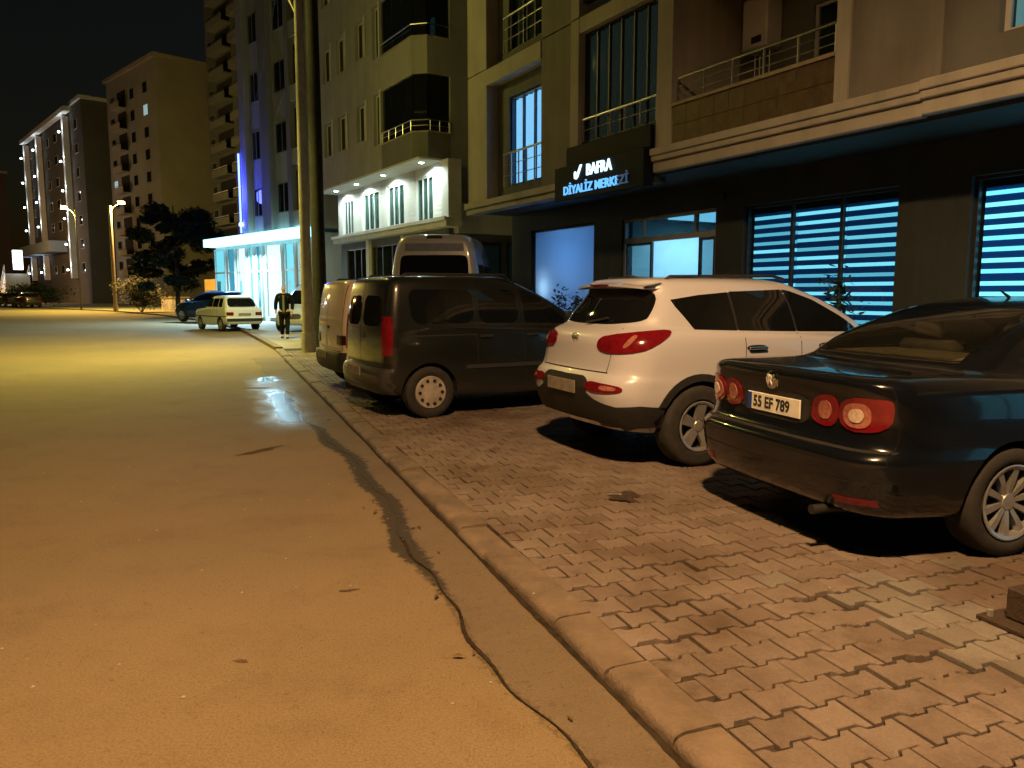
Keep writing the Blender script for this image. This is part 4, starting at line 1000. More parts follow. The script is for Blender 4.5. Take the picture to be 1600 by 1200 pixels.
for fl in range(4):
    z = 3.7 + FH * fl; b = fl == 0
    def zz(v): return v + FH * fl
    box_obj('pier', M_beige, B1, 0, .97, 0, 1.62, z + .03, z + FH)
    box_obj('pier', M_taupe, B1, 3.36, 4.50, .02, 1.62, z + .03, z + FH)
    box_obj('pier_trim', M_beige, B1, 4.502, 4.77, -.03, 1.62, z + .03, z + FH)
    box_obj('pier_trim', M_beige, B1, 7.05, 7.42, -.03, 1.62, zz(3.921), z + FH)
    box_obj('pier_trim', M_beige, B1, 10.50, 10.70, -.03, 1.62, zz(3.931), z + FH)
    box_obj('pier', M_taupe, B1, 10.702, 11.88, .0, 1.62, zz(3.925), z + FH)
    box_obj('beam', M_beige, B1, .97, 3.36, -.005, 1.62, zz(6.32), zz(6.70) - .034)
    box_obj('beam', M_beige, B1, 4.77, 7.05, -.02, 1.62, zz(6.40), zz(6.68))
    box_obj('beam', M_beige, B1, 7.42, 10.50, -.02, 1.62, zz(6.45), zz(6.66))
    wx = (1.50, 3.06, zz(4.0), zz(5.98))
    wall_open('bay_wall', M_olive, B1, .97, 3.36, z + .03, zz(6.32), .30, .5, [wx])
    wo_ = window(B1, *wx, .36, 3, frame=mat('navy_frame', (.02, .05, .12), .4, var=0), back=curtain(M_lit if b else M_curt, 7))
    rail(B1, 1.40, 3.12, .22, zz(4.72), zz(3.98), 6, 2)
    # glazed balcony
    box_obj('balcony_front', M_dgrey, B1, 4.77, 7.05, .06, .2, zz(3.99), zz(4.40))
    window(B1, 4.80, 7.02, zz(4.405), zz(6.395), .10, 6, frame=M_frame, pane=glass('pane_soft', (.62, .7, .68), .72), back=curtain(mat('lit_net_curtain', (.55, .60, .56), .9, var=.15, vs=4, emit=(.55, .72, .62), es=.055), 12), t=.03, name='balcony_glazing')  # faint emission in the net curtain stands in for dim room light
    rail(B1, 4.84, 6.98, .04, zz(4.82), zz(4.42), 6, 1)
    # open balcony with brown tiles
    par = box_obj('balcony_parapet', M_well, B1, 7.44, 10.49, .0, .14, zz(3.93), zz(4.53))
    tm = None
    for r_ in range(2):
        for c_ in range(10):
            x0 = 7.44 + .305 * c_; q = G().box(x0 + .004, x0 + .301, -.012, 0, zz(3.93) + .302 * r_ + .003, zz(3.93) + .302 * (r_ + 1) - .003)
            q.obj('tile', M_tile, par, bevel=.002)
    box_obj('coping', M_stone, par, 7.43, 10.495, -.04, .18, zz(4.535), zz(4.585))
    rail(B1, 7.5, 10.45, .04, zz(4.965), zz(4.585), 6, 2)
    wall_open('balcony_back_wall', M_olive, B1, 7.42, 10.5, z + .03, zz(6.45), 1.45, 1.6, [(8.9, 10.1, zz(3.8), zz(5.9))])
    window(B1, 8.9, 10.1, zz(3.8), zz(5.9), 1.5, 2, frame=M_wframe, back=dark_back, name='balcony_door')
    # right-hand wall with window
    wr = (12.45, 14.1, zz(4.27), zz(5.9))
    wall_open('upper_wall', M_olive, B1, 11.882, B1X, zz(3.935), z + FH, .06, 1.62, [wr])
    window(B1, *wr, .16, 3, frame=M_wframe, back=curtain(M_lit2 if b else M_curt, 8), sill=M_stone)
# boiler hung on the balcony wall
bo = empty('boiler', (-1.07, 19.25, 0), R(-60.5), label='white gas boiler hung on the first-floor balcony wall', cat='boiler')
G().box(7.80, 8.32, 1.08, 1.44, 5.42, 6.22).obj('casing', M_wframe, bo, bevel=.03, smooth=40)
G().box(8.02, 8.22, 1.068, 1.079, 5.50, 5.60).obj('display', M_ink, bo)
for i in range(4): G().tube((7.9 + i * .1, 1.3, 4.7), (7.9 + i * .1, 1.3, 5.42), .012, n=6).obj('pipe', M_steel, bo)
# clinic sign
M_sgn = mat('sign_panel', (.008, .012, .022), .6, var=.1, spec=.15)
sg = empty('clinic_sign', (-1.07, 19.25, 0), R(-60.5), label='dark clinic sign box with glowing BAFRA DİYALİZ MERKEZİ letters above the entrance', cat='sign')
G().box(4.26, 6.98, -.22, -.005, 3.33, 3.97).obj('panel', M_sgn, sg, bevel=.01)
G().box(4.48, 7.0, -.10, -.006, 3.975, 4.34).obj('upper_panel', M_sgn, sg, bevel=.01)
M_let = emis('letter_white', (.55, .85, 1.0), 2.2); M_let2 = emis('letter_blue', (.14, .5, 1.0), 1.2); M_let3 = emis('letter_faint', (.10, .22, .42), .25)
text('BAFRA', .285, M_let, sg, (5.74, -.235, 3.80), (R(90), 0, 0), .012, sx=.92, bold=.003)
ln = text('DİYALİZ MERKEZİ', .225, M_let2, sg, (5.60, -.235, 3.50), (R(90), 0, 0), .012, sx=1.06, bold=.002, name='lettering')
ln.data.materials.append(M_let3)
for p in ln.data.polygons:                       # letters at both ends of the line glow faintly
    if p.center.x < -1.05 or p.center.x > .66: p.material_index = 1
G().prism([(4.98, 3.70), (5.03, 3.68), (5.09, 3.72), (5.21, 3.93), (5.17, 3.93), (5.07, 3.79), (5.03, 3.80), (5.0, 3.83), (4.97, 3.80)], -.25, -.225, 'y').obj('leaf_mark', M_let, sg)
# frosted shop window lit from behind
wf = frame_ring('shop_window', M_frame, B1, *wins[0], GY + .06, GY + .14, .05)
box_obj('frosted_pane', frosted('frosted', (.66, .78, .9)), wf, 1.0, 3.52, GY + .10, GY + .108, .5, 3.02)
box_obj('room', mat('room_wall', (.5, .55, .6), .8, var=.05), wf, .7, 3.8, GY + 1.6, GY + 1.7, .2, 3.3)
def lamp(name, kind, loc, parent, energy, col, size=.1, rot=None, spot=None, blend=.6):
    d = bpy.data.lights.new(name, kind); d.energy = energy; d.color = col
    if kind in ('POINT', 'SPOT'): d.shadow_soft_size = size
    if kind == 'AREA': d.size = size
    if kind == 'SPOT': d.spot_size = R(spot or 150); d.spot_blend = blend
    o = bpy.data.objects.new(name, d); link(o, parent); o.location = loc
    if rot: o.rotation_euler = rot
    return o
BL = (.32, .66, 1.0)
fl_ = G().box(1.2, 1.5, GY + .35, GY + .45, 1.55, 1.85).obj('lamp_globe', emis('globe', (.7, .92, 1.0), 12), wf, bevel=.04)
lamp('room_light', 'POINT', (2.4, GY + 1.1, 2.3), wf, 95, (.26, .55, 1.0), .25)
# entrance: lobby, transom, sliding doors
ent = empty('entrance', parent=B1)
M_lob = mat('lobby_wall', (.62, .66, .68), .7, var=.05)
g = G().box(4.3, 7.5, GY + 3.4, GY + 3.5, 0, 3.1).box(4.25, 4.35, GY + .285, GY + 3.4, 0, 3.1).box(7.45, 7.55, GY + .285, GY + 3.4, 0, 3.1).box(4.3, 7.5, GY + .285, GY + 3.5, 3.1, 3.16); g.obj('lobby_walls', M_lob, ent)
box_obj('lobby_floor', M_lob, ent, 4.35, 7.45, GY, GY + 3.4, .02, .06)
box_obj('ceiling_light', emis('lobby_light', (.30, .72, 1.0), 9), ent, 4.9, 6.9, GY + .9, GY + 2.6, 3.06, 3.09)
box_obj('inner_door', mat('inner_door', (.30, .5, .6), .5, var=.1), ent, 5.95, 6.75, GY + 3.34, GY + 3.39, .06, 2.15)
box_obj('desk', mat('desk', (.06, .10, .22), .5), ent, 6.6, 7.4, GY + 1.2, GY + 1.9, .06, 1.3)
M_af = mat('alu_frame', (.45, .47, .48), .4, metal=.5, var=.05)
frame_ring('door_frame', M_af, ent, *wins[1], GY + .05, GY + .13, .06)
box_obj('transom', M_af, ent, 4.6, 7.14, GY + .052, GY + .128, 2.56, 2.66)
for x in (5.18, 6.62): box_obj('mullion', M_af, ent, x - .03, x + .03, GY + .053, GY + .127, 2.66, 2.98)
for a, b in ((4.6, 5.15), (5.21, 6.59), (6.65, 7.14)): box_obj('transom_pane', glass('pane_transom', (.4, .5, .52), .55), ent, a, b, GY + .09, GY + .097, 2.66, 2.98)
for a, b in ((4.62, 5.42), (6.72, 7.14)):
    d = frame_ring('sliding_door', M_frame, ent, a, b, .08, 2.555, GY + .06, GY + .11, .05); box_obj('pane', M_pane, d, a + .05, b - .05, GY + .08, GY + .087, .13, 2.505)
box_obj('camera_dome', M_black, ent, 7.34, 7.44, GY - .1, GY - .001, 3.16, 3.28, bevel=.03)
# zebra blinds
def zebra(win, pane_n, bright, dark, seed):
    x0, x1, z0, z1 = win; w_ = window(B1, x0, x1, z0, z1, GY + .08, pane_n, frame=M_frame, d=.07, t=.045, name='blind_window')
    bl = box_obj('blind_sheet', dark, w_, x0 + .05, x1 - .05, GY + .235, GY + .24, z0 + .05, z1 - .14)
    box_obj('blind_cassette', M_frame, bl, x0 + .05, x1 - .05, GY + .19, GY + .25, z1 - .135, z1 - .05)
    k = 0; z = z1 - .19; r = random.Random(seed)
    cuts = [x0 + .05 + (x1 - x0 - .1) * i / 3 for i in range(4)]
    while z > z0 + .1:
        for i in range(3):
            sl = r.gauss(0, .004)
            G().box(cuts[i] + .006, cuts[i + 1] - .006, GY + .222, GY + .232, z - .052 + sl, z + sl).obj('blind_slat', bright[r.randrange(len(bright))], bl)
        z -= .137
    return w_
br1 = [emis('slat_%d' % i, c, e) for i, (c, e) in enumerate((((.20, .70, .92), 1.9), ((.24, .76, .96), 2.3), ((.17, .64, .88), 1.5)))]
br2 = [emis('slat_b%d' % i, c, e) for i, (c, e) in enumerate((((.22, .80, 1.0), 2.9), ((.26, .84, 1.0), 3.3)))]
zebra(wins[2], 3, br1, emis('blind_dark', (.002, .05, .20), .5), 1)
M_bdb = emis('blind_dark_b', (.004, .09, .36), .6)
zebra(wins[3], 3, br2, M_bdb, 2); zebra(wins[4], 3, br2, M_bdb, 3); zebra(wins[5], 3, br2, M_bdb, 4)

# ================================================================ second apartment block (white-clad lower floors, lit soffit)
B2 = empty('apartment_building', (-3.1, 26, 0), R(-58), label='apartment block with white spotlit lower wall and a corner balcony, beyond the clinic', cat='building')
M_b2 = mat('warm_render', (.34, .345, .33), .8, var=.1, vs=1, grime=.2, streak=True)
M_b2g = mat('grey_band', (.16, .165, .15), .8, var=.1, vs=1, grime=.2, streak=True)
X0 = -10.6
lw = [(-9.95, -8.75, 4.15, 5.62), (-7.55, -5.85, 4.15, 5.68), (-4.95, -3.4, 4.15, 5.68), (-2.3, -.95, 4.12, 5.66)]
wall_open('lower_wall', M_white, B2, X0, 0, 4.08, 6.0, 1.0, 1.25, lw)
for i in range(12):                                                    # lap boards
    z = 4.10 + .155 * i
    xs = [X0] + [v for h in lw for v in (h[0] - .08, h[1] + .08)] + [-.01]
    if z > 4.0 and z < 5.85: 
        for a, b in zip(xs[::2], xs[1::2]): box_obj('board', M_white, B2, a, b, .985, .999, z, z + .145)
for k, h in enumerate(lw): window(B2, *h, 1.03, 3, frame=M_wframe, back=curtain(mat('pale_curtain', (.42, .50, .46), .9, var=.25, vs=5), 6), sill=M_white)
box_obj('band', M_white, B2, X0, .62, .70, 1.3, 3.78, 4.079); box_obj('band_lip', M_white, B2, X0, .66, .62, .699, 3.98, 4.10)
box_obj('corner_column', M_white, B2, .02, .5, .85, 1.35, 4.101, 6.0)
gw = [(-9.9, -7.4, .3, 3.5), (-6.9, -3.9, .3, 3.5), (-3.3, -.5, .3, 3.5)]
wall_open('shop_wall', M_b2g, B2, X0, 0, 0, 3.78, 1.1, 1.3, gw)
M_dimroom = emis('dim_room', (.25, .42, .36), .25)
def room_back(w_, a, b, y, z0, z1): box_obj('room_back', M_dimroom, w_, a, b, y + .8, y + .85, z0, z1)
for h in gw: window(B2, *h, 1.14, 3, frame=M_frame, pane=M_paned, back=room_back, name='shop_window')
for x in (-7.15, -3.6): box_obj('pilaster', M_white, B2, x - .16, x + .16, .98, 1.099, 0, 3.77)
# side wall facing the clinic alley
wall2 = G().box(.0, .2, 1.301, 11, 0, 3.6); wall2.obj('side_wall', M_b2g, B2)
box_obj('side_band', M_white, B2, .0, .34, 1.302, 11, 3.601, 4.6)
for i in range(3):
    y0 = 1.7 + i * 1.6; o_ = box_obj('side_window', M_frame, B2, .2, .24, y0, y0 + 1.35, 1.0, 3.3); box_obj('pane', M_paned, o_, .241, .247, y0 + .06, y0 + 1.29, 1.06, 3.24); box_obj('room_back', emis('side_room', (.35, .6, .5), .35), o_, .2405, .2408, y0 + .08, y0 + 1.27, 1.08, 3.22)
box_obj('side_wall_upper', M_b2, B2, -.3, .0, 1.22, 11, 4.61, 18.3)
# overhang: soffit and upper floors
box_obj('soffit', M_white, B2, X0, -.02, .02, 1.6, 5.985, 6.05)
box_obj('core', M_b2, B2, X0, -.302, 1.26, 10, 6.051, 18.3)
chf = .38
def ring_poly(o): return [(-3.05, .0 - o), (-chf, .0 - o), (.0 + o, chf - o * .2), (.0 + o, 1.24), (-3.05, 1.24)]
for fl in range(4):
    z = 6.05 + 3.03 * fl
    uw = [(-9.3, -8.3, z + 1.28, z + 2.62), (-7.6, -6.6, z + 1.28, z + 2.62), (-5.45, -4.55, z + 1.28, z + 2.62), (-3.75, -3.15, z + .9, z + 2.7)]
    wall_open('upper_wall', M_b2, B2, X0, -3.06, z, z + 3.03, 0, .3, uw)
    for h in uw: window(B2, *h, .12, 2, frame=M_wframe, pane=M_paned, back=dark_back, d=.05)
    for h in uw: box_obj('reveal', M_white, B2, h[1], h[1] + .09, -.025, -.001, h[2] - .05, h[3] + .08)
    G().prism(ring_poly(0), z, z + .82, 'z').obj('balcony_parapet', M_b2g if fl == 0 else M_b2, B2)
    G().prism(ring_poly(.03), z + .821, z + .87, 'z').obj('coping', M_stone, B2)
    G().prism(ring_poly(0), z + 2.69, z + 3.028, 'z').obj('balcony_beam', M_b2, B2)
    gl = box_obj('balcony_back', M_well, B2, -3.0, -.31, 1.0, 1.2, z + .88, z + 2.68)
    # dark glass panels round the corner
    pts = [(-3.0, .06), (-2.1, .06), (-1.25, .06), (-.40, .06), (-.06, .40), (-.06, 1.2)]
    for (xa, ya), (xb, yb) in zip(pts, pts[1:]):
        d = Vector((xb - xa, yb - ya, 0)).normalized() * .02; nn = Vector((d.y, -d.x, 0)).normalized() * -.01
        q = G(); a = Vector((xa, ya, 0)) + d; b_ = Vector((xb, yb, 0)) - d
        q.add([a + Vector((0, 0, z + .88)), b_ + Vector((0, 0, z + .88)), b_ + nn + Vector((0, 0, z + .88)), a + nn + Vector((0, 0, z + .88)), a + Vector((0, 0, z + 2.68)), b_ + Vector((0, 0, z + 2.68)), b_ + nn + Vector((0, 0, z + 2.68)), a + nn + Vector((0, 0, z + 2.68))],
              [(0, 3, 2, 1), (4, 5, 6, 7), (0, 1, 5, 4), (1, 2, 6, 5), (2, 3, 7, 6), (3, 0, 4, 7)])
        q.obj('balcony_pane', M_paned, B2)
    if fl == 1: box_obj('lit_door', emis('lit_door', (.25, .62, .75), .8), B2, -.9, -.62, .95, .99, z + .9, z + 1.7)
    r_ = [(-3.03, -.03), (-.39, -.03), (.03, .38), (.03, 1.22)]
    zr = z + 1.22
    rg = G().path([(x, y, zr) for x, y in r_], .022, 8); ro = rg.obj('balcony_railing', M_alu, B2)
    if fl == 0 or fl == 2:
        for x in (-2.9, -2.3, -1.7, -1.1, -.45): G().tube((x, -.03, z + .87), (x, -.03, zr), .014, n=6).obj('post', M_alu, ro)
        for y in (.45, .8, 1.15): G().tube((.03, y, z + .87), (.03, y, zr), .014, n=6).obj('post', M_alu, ro)
        G().path([(x, y, z + 1.04) for x, y in r_], .009, 6).obj('bar', M_alu, ro)
for x in (-.75, -4.1, -6.9, -9.4):
    sp_ = empty('soffit_spotlight', (x, .48, 5.985), 0, B2)
    G().lathe([(.001, -.012), (.075, -.012), (.085, -.002)], n=20).obj('lens', emis('spot_lens', (.85, 1.0, .92), 45), sp_)
    lamp('spot_beam', 'SPOT', (0, 0, -.03), sp_, 420, (.80, 1.0, .90), .07, spot=168, blend=.5)

# ================================================================ third block with bright shops
B3 = empty('shop_building', (-10.2, 38, 0), R(-48), label='grey apartment block above dazzling cyan-white shops at the bend', cat='building')
M_b3 = mat('pale_grey_render', (.46, .47, .44), .8, var=.1, vs=.8, grime=.25, streak=True)
M_b3b = mat('mid_grey_render', (.28, .285, .27), .8, var=.1, vs=.8, grime=.25, streak=True)
box_obj('podium', M_b3, B3, -12.6, 0, .6, 12, 0, 4.6)
box_obj('core', M_b3, B3, -7.2, 0, .4, 12, 4.81, 34)
box_obj('fascia', emis('fascia', (.35, .85, 1.0), 3), B3, -12.7, .1, -.1, .6, 4.35, 4.8)
for x0, x1 in ((-7.2, -6.5), (-4.6, -3.6), (-1.6, -1.2)): box_obj('pilaster', M_b3b if x0 > -5 else M_b3, B3, x0, x1, .1, .399, 4.81, 34)
M_shop = emis('shop_interior', (.30, .84, 1.0), 2.2); M_shopw = emis('shop_white', (.80, .97, 1.0), 3.4); M_shopb = emis('shop_blue', (.10, .50, .75), 1.6)
cols = [(-12.5, -10.9, M_shop), (-10.5, -9.5, M_shopb), (-9.1, -7.9, M_shopw), (-7.5, -6.9, M_shop), (-6.5, -5.9, M_shopb), (-5.3, -3.4, M_shopw), (-3.0, -1.9, M_shop), (-1.5, -.2, M_shopw)]
for i, (a, b, m) in enumerate(cols):
    w_ = frame_ring('shop_window', M_wframe, B3, a, b, .25, 4.2, .45, .6, .07)
    box_obj('lit_panel', m, w_, a + .07, b - .07, .56, .59, .32, 4.13); box_obj('pane', M_pane, w_, a + .07, b - .07, .5, .508, .32, 4.13)
    box_obj('transom', M_wframe, w_, a + .07, b - .07, .452, .598, 2.75, 2.84)
    if i % 2 == 0: box_obj('poster', mat('poster', (.3, .5, .52), .6, var=.3, vs=3), w_, a + .25, (a + b) / 2, .48, .49, 1.2, 2.3)
lamp('shop_glow', 'AREA', (-6, -.6, 4.2), B3, 1800, (.60, .93, 1.0), 1.0, rot=(R(-25), 0, 0))
for fl in range(9):
    z = 4.9 + 3.0 * fl
    for x0, x1 in ((-6.2, -5.2), (-3.3, -1.9)):
        window(B3, x0, x1, z + .8, z + 2.3, .35, 2, frame=M_b3b, pane=M_paned, d=.045, name='window')
    box_obj('loggia', M_well, B3, -1.15, -.02, .37, .399, z + .55, z + 2.7); box_obj('loggia_front', M_b3, B3, -1.19, .0, .15, .369, z, z + .75)
# blue neon strip running up the end of the block
neon = G().box(-7.32, -7.24, -.02, .06, 4.9, 9.2).obj('neon_strip', emis('neon', (.05, .08, 1.0), 14), B3)
G().box(-7.34, -7.20, -.06, .08, 5.3, 5.45).obj('neon_lamp', emis('neon_lamp', (.3, .6, 1.0), 20), B3)
lamp('neon_glow', 'POINT', (-7.5, -.7, 7.0), B3, 320, (.06, .08, 1.0), .4)

# ================================================================ far blocks
def far_block(name, label, loc, rz, x0, depth, h, m, fh, cols, wm=M_paned, frame=M_b3b, balc=(), sidewin=True, slab=M_b3, lit=()):
    b = empty(name, loc, rz, label=label, cat='building')
    box_obj('wall', m, b, x0, 0, 0, depth, 0, h); box_obj('parapet', slab, b, x0 - .3, .3, -.35, depth + .3, h, h + .5)
    nfl = int((h - 4) / fh)
    k = 0
    for fl in range(nfl):
        z = 4 + fl * fh
        for a, c in cols:
            w_ = G().box(a, c, -.06, -.001, z + .9, z + 2.4).obj('window', frame, b)
            k += 1; lm = lit and (k * 7) % 11 in lit
            G().box(a + .08, c - .08, -.075, -.061, z + .98, z + 2.32).obj('pane', M_litfar if lm else wm, w_)
        for a, c in balc:
            o_ = G().box(a, c, -1.1, -.001, z + .1, z + .25).box(a, c, -1.1, -1.0, z + .251, z + 1.0).obj('balcony', slab, b)
            G().box(a + .1, c - .1, -.05, -.002, z + .26, z + 2.7).obj('balcony_opening', M_well, o_)
            G().tube((a, -1.05, z + 1.15), (c, -1.05, z + 1.15), .04, n=6).obj('railing', M_alu, o_)
        if sidewin and fl % 2 == 0: pass
    return b
M_litfar = emis('lit_far', (.5, .75, .8), .5)
far_block('tower_block', 'tall dark tower with stacked balconies left of the bright shops', (-28.8, 90, 0), R(-50), -16, 14, 42, mat('tower_render', (.11, .115, .10), .8, var=.1, vs=.5), 2.95, [(-15.2, -13.6)], balc=[(-12.6, -7.4), (-5.6, -.4)], slab=mat('tower_slab', (.17, .175, .16), .7, var=.1))
B5 = far_block('corner_block', 'broad beige corner block with a plain side wall behind the pine tree', (-46.9, 105, 0), R(-45), -19, 16, 32.5, mat('far_beige', (.32, .30, .26), .85, var=.08, vs=.3, grime=.15, gs=.2), 2.95, [(-17.5, -15.9), (-9.5, -7.9), (-4.6, -3.0)], balc=[(-14.6, -11.2)], slab=mat('far_slab', (.36, .32, .25), .8, var=.1), lit=(3,))
B6 = far_block('floodlit_building', 'far building with bright floodlit white columns and cornice', (-64, 118, 0), R(-48.6), -41.3, 14, 30.3, mat('far_grey', (.11, .11, .105), .85, var=.1, vs=.3), 3.6, [(-39.5, -37.5), (-34.5, -32.5), (-25, -23), (-19, -17), (-13.5, -11.5), (-5, -3)], frame=M_wframe, slab=M_white)
for x in (-40.2, -29, -8.5):
    box_obj('column', M_white, B6, x - .5, x + .5, -.9, -.08, 4, 29)
    for z in (5.2, 9.2, 13.2, 17.5, 22, 26.5):
        f_ = box_obj('floodlight', emis('flood', (.85, .95, 1.0), 14), B6, x - .16, x + .16, -1.5, -1.25, z, z + .25)
        lamp('flood_beam', 'SPOT', (x, -1.4, z + .3), B6, 260, (.85, .95, 1.0), .15, rot=(R(168), 0, 0), spot=110)
box_obj('cornice', M_white, B6, -41.3, -5, -1.3, -.36, 29.3, 30.0)
box_obj('entrance_canopy', mat('pale_blue', (.35, .45, .62), .6, var=.1), B6, -41, -14, -2.6, -.1, 8.4, 10.2)
far_block('distant_block', 'dark distant block at the far left edge of the street', (-112, 150, 0), R(-35), -30, 14, 26, mat('far_dark', (.13, .10, .085), .85, var=.1, vs=.3), 3.1, [(-8, -6), (-4, -2), (-14, -12)])
# lit stair in front of the floodlit building
st = empty('outdoor_stair', (-71, 113, 0), R(-48), label='white lit outdoor stair with railings below the floodlit building', cat='stair')
for i in range(12): box_obj('step', M_white, st, -3.0 + i * .55, -2.45 + i * .55, -3, 0, 0.0, .4 + i * .36)
for s_ in (-3.0, 0.0):
    G().path([(-3.0, s_, 1.4), (3.6, s_, 5.6)], .08, 6).obj('handrail', M_alu, st)
    for i in range(7): G().tube((-2.9 + i * 1.05, s_, .3 + i * .68), (-2.9 + i * 1.05, s_, 1.4 + i * .67), .05, n=6).obj('baluster', M_wframe, st)
box_obj('stair_lamp', emis('stair_lamp', (.9, .95, 1.0), 3), st, 3.9, 4.6, -2.0, -.9, 4.9, 7.6)
lamp('stair_glow', 'POINT', (2.5, -4.2, 6.5), st, 900, (.85, .92, 1.0), .4)
# low garden wall at the bend
gwl = empty('garden_wall', (-25.6, 61.5, .05), R(-52), label='low garden wall with posters behind the lamp post at the bend', cat='wall')
box_obj('plinth', mat('garden_render', (.42, .33, .24), .85, var=.2, vs=1), gwl, -9, 0, 0, .3, 0, 1.15); box_obj('coping', M_stone, gwl, -9.05, .05, -.05, .35, 1.151, 1.25)
for i in range(4): box_obj('poster', mat('poster_%d' % (i % 2), ((.35, .3, .42), (.45, .42, .45))[i % 2], .7, var=.4, vs=4), gwl, -8.4 + i * 1.7, -7.1 + i * 1.7, -.012, -.001, .2, 1.0)
box_obj('orange_lit_house_wall', mat('orange_lit_render', (.50, .30, .12), .85, var=.15, vs=.8), empty('orange_lit_wall', (-27, 74, 0), R(-50), label='garden house wall coloured as if lit orange behind the pine trunk', cat='wall'), -7, 6, 0, .4, 0, 3.0)  # orange lamplight put into the wall colour

# ================================================================ street lamps and poles
def street_lamp(label, base, toward, h, reach, col, energy, pole_m=M_conc, r0=.15, r1=.10, head_es=60, spot=150, group='street lamps', tilt=0, blend=.35, fill=0):
    """tapered pole, curved arm and a lamp head; 'toward' is the arm heading"""
    root = empty('street_lamp', base, toward, label=label, cat='street lamp', group=group)
    G().tube((0, 0, 0), (0, 0, h - .25), r0, r1, 16).obj('pole', pole_m, root, smooth=40)
    G().tube((0, 0, 0), (0, 0, .5), r0 * 1.25, r0 * 1.2, 16).obj('pole_base', pole_m, root, smooth=40)
    pts = [(0, 0, h - .9), (.25, 0, h - .35), (.8, 0, h - .02), (reach - .35, 0, h + .18)]
    G().path(pts, .038, 8).obj('arm', M_steel, root, smooth=40)
    hd = G().box(reach - .4, reach + .3, -.14, .14, h + .10, h + .24).obj('lamp_head', M_steel, root, bevel=.04, smooth=40)
    G().box(reach - .25, reach + .25, -.11, .11, h + (.07 if head_es < 100 else -.10), h + .099).obj('lamp_glass', emis('lamp_glass_%d' % len(bpy.data.materials), col, head_es), hd, bevel=.012)
    if spot: lamp('lamp_light', 'SPOT', (reach, 0, h + .05), root, energy, col, .3, rot=(0, R(-tilt), 0), spot=spot, blend=blend)
    if fill: lamp('lamp_fill', 'POINT', (reach, 0, h - .12), root, fill, col, .12)  # added fill light under the head, brightens pole and facades
    if not spot:
        lamp('lamp_light', 'POINT', (reach, 0, h - .2), root, energy, col, .15); lamp('lamp_beam', 'SPOT', (reach, 0, h - .15), root, energy * 1.6, col, .15, spot=150, blend=.5)
    return root
street_lamp('concrete street lamp with its arm over the road, standing beside the dark pole', (-5.25, 19.8, .06), R(176), 9.1, 3.25, YELLOW, 13000, spot=160, tilt=28, blend=.9, fill=480)
street_lamp('street lamp at the kerb behind the viewer that lights the forecourt', tuple(kp(-3.6, .7, .06)), R(196), 9.0, 2.6, SODIUM, 11000, spot=162, blend=.75)
street_lamp('slim street lamp with an orange light beside the pine tree', (-34.2, 66.6, .06), R(20), 9.2, .9, (1.0, .52, .13), 4500, spot=0, head_es=120, r0=.16, r1=.12)
street_lamp('far street lamp with a dazzling yellow light in front of the floodlit building', (-39.9, 71.5, .06), R(180), 9.3, 1.0, YELLOW, 5000, spot=0, head_es=260, r0=.07, r1=.045, pole_m=M_wood)
street_lamp('small far street lamp glowing orange at the left edge', (-81, 112, .06), R(200), 10, 2.0, (1.0, .5, .12), 6000, spot=0, head_es=150)
dp = empty('utility_pole', (-5.37, 21.6, .05), 0, label='thick dark utility pole right behind the concrete street lamp', cat='pole')
G().tube((0, 0, 0), (0, 0, 11.5), .20, .16, 18).obj('shaft', M_wood, dp, smooth=40)
G().box(-.75, .75, -.05, .05, 10.6, 10.72).obj('crossarm', M_wood, dp)
for x in (-.6, 0, .6): G().lathe([(.02, 0), (.05, .05), (.03, .1), (.045, .15), (.001, .18)], c=(x, 0, 10.72), n=10).obj('insulator', M_wframe, dp)
wr_ = G()
for x in (-.6, .6):
    for t in range(20):
        a, b = t / 20, (t + 1) / 20; f = lambda u: (x + u * -14, u * 36, 10.9 - 2.4 * u * (1 - u))
        wr_.tube(f(a), f(b), .008, n=4, cap=False)
wr_.obj('cable', M_ink, dp)

# ================================================================ square post at the right edge
po = empty('corner_post', (2.36, 3.30, .062), KRZ, label='low dark brown square stump on a flat base plate at the right edge', cat='post')
M_rust = mat('rusty_brown', (.045, .03, .022), .75, var=.35, vs=12, bump=.4)
G().box(-.09, .09, -.09, .09, .024, .17).obj('shaft', M_rust, po, bevel=.008)
G().box(-.17, .17, -.17, .17, 0, .022).obj('base_plate', M_rust, po, bevel=.004)
for x in (-.13, .13):
    for y in (-.13, .13): G().tube((x, y, .022), (x, y, .05), .014, n=6).obj('bolt', M_steel, po)
# dirt washed over the pavers beside the post
def kblob(name, m, a, b, ra, rb, rot, z, seed, rough=.35): 
    c = kp(a, b); return blob(name, m, (c.x, c.y), ra, rb, rk + rot, z, n=70, seed=seed, rough=rough, kind='stuff')
kblob('oil_mark', mat('paver_oil', (.055, .042, .034), .9, var=.3, vs=20, spec=.1), 2.38, 1.36, .12, .10, 0, .0635, 5, .5)

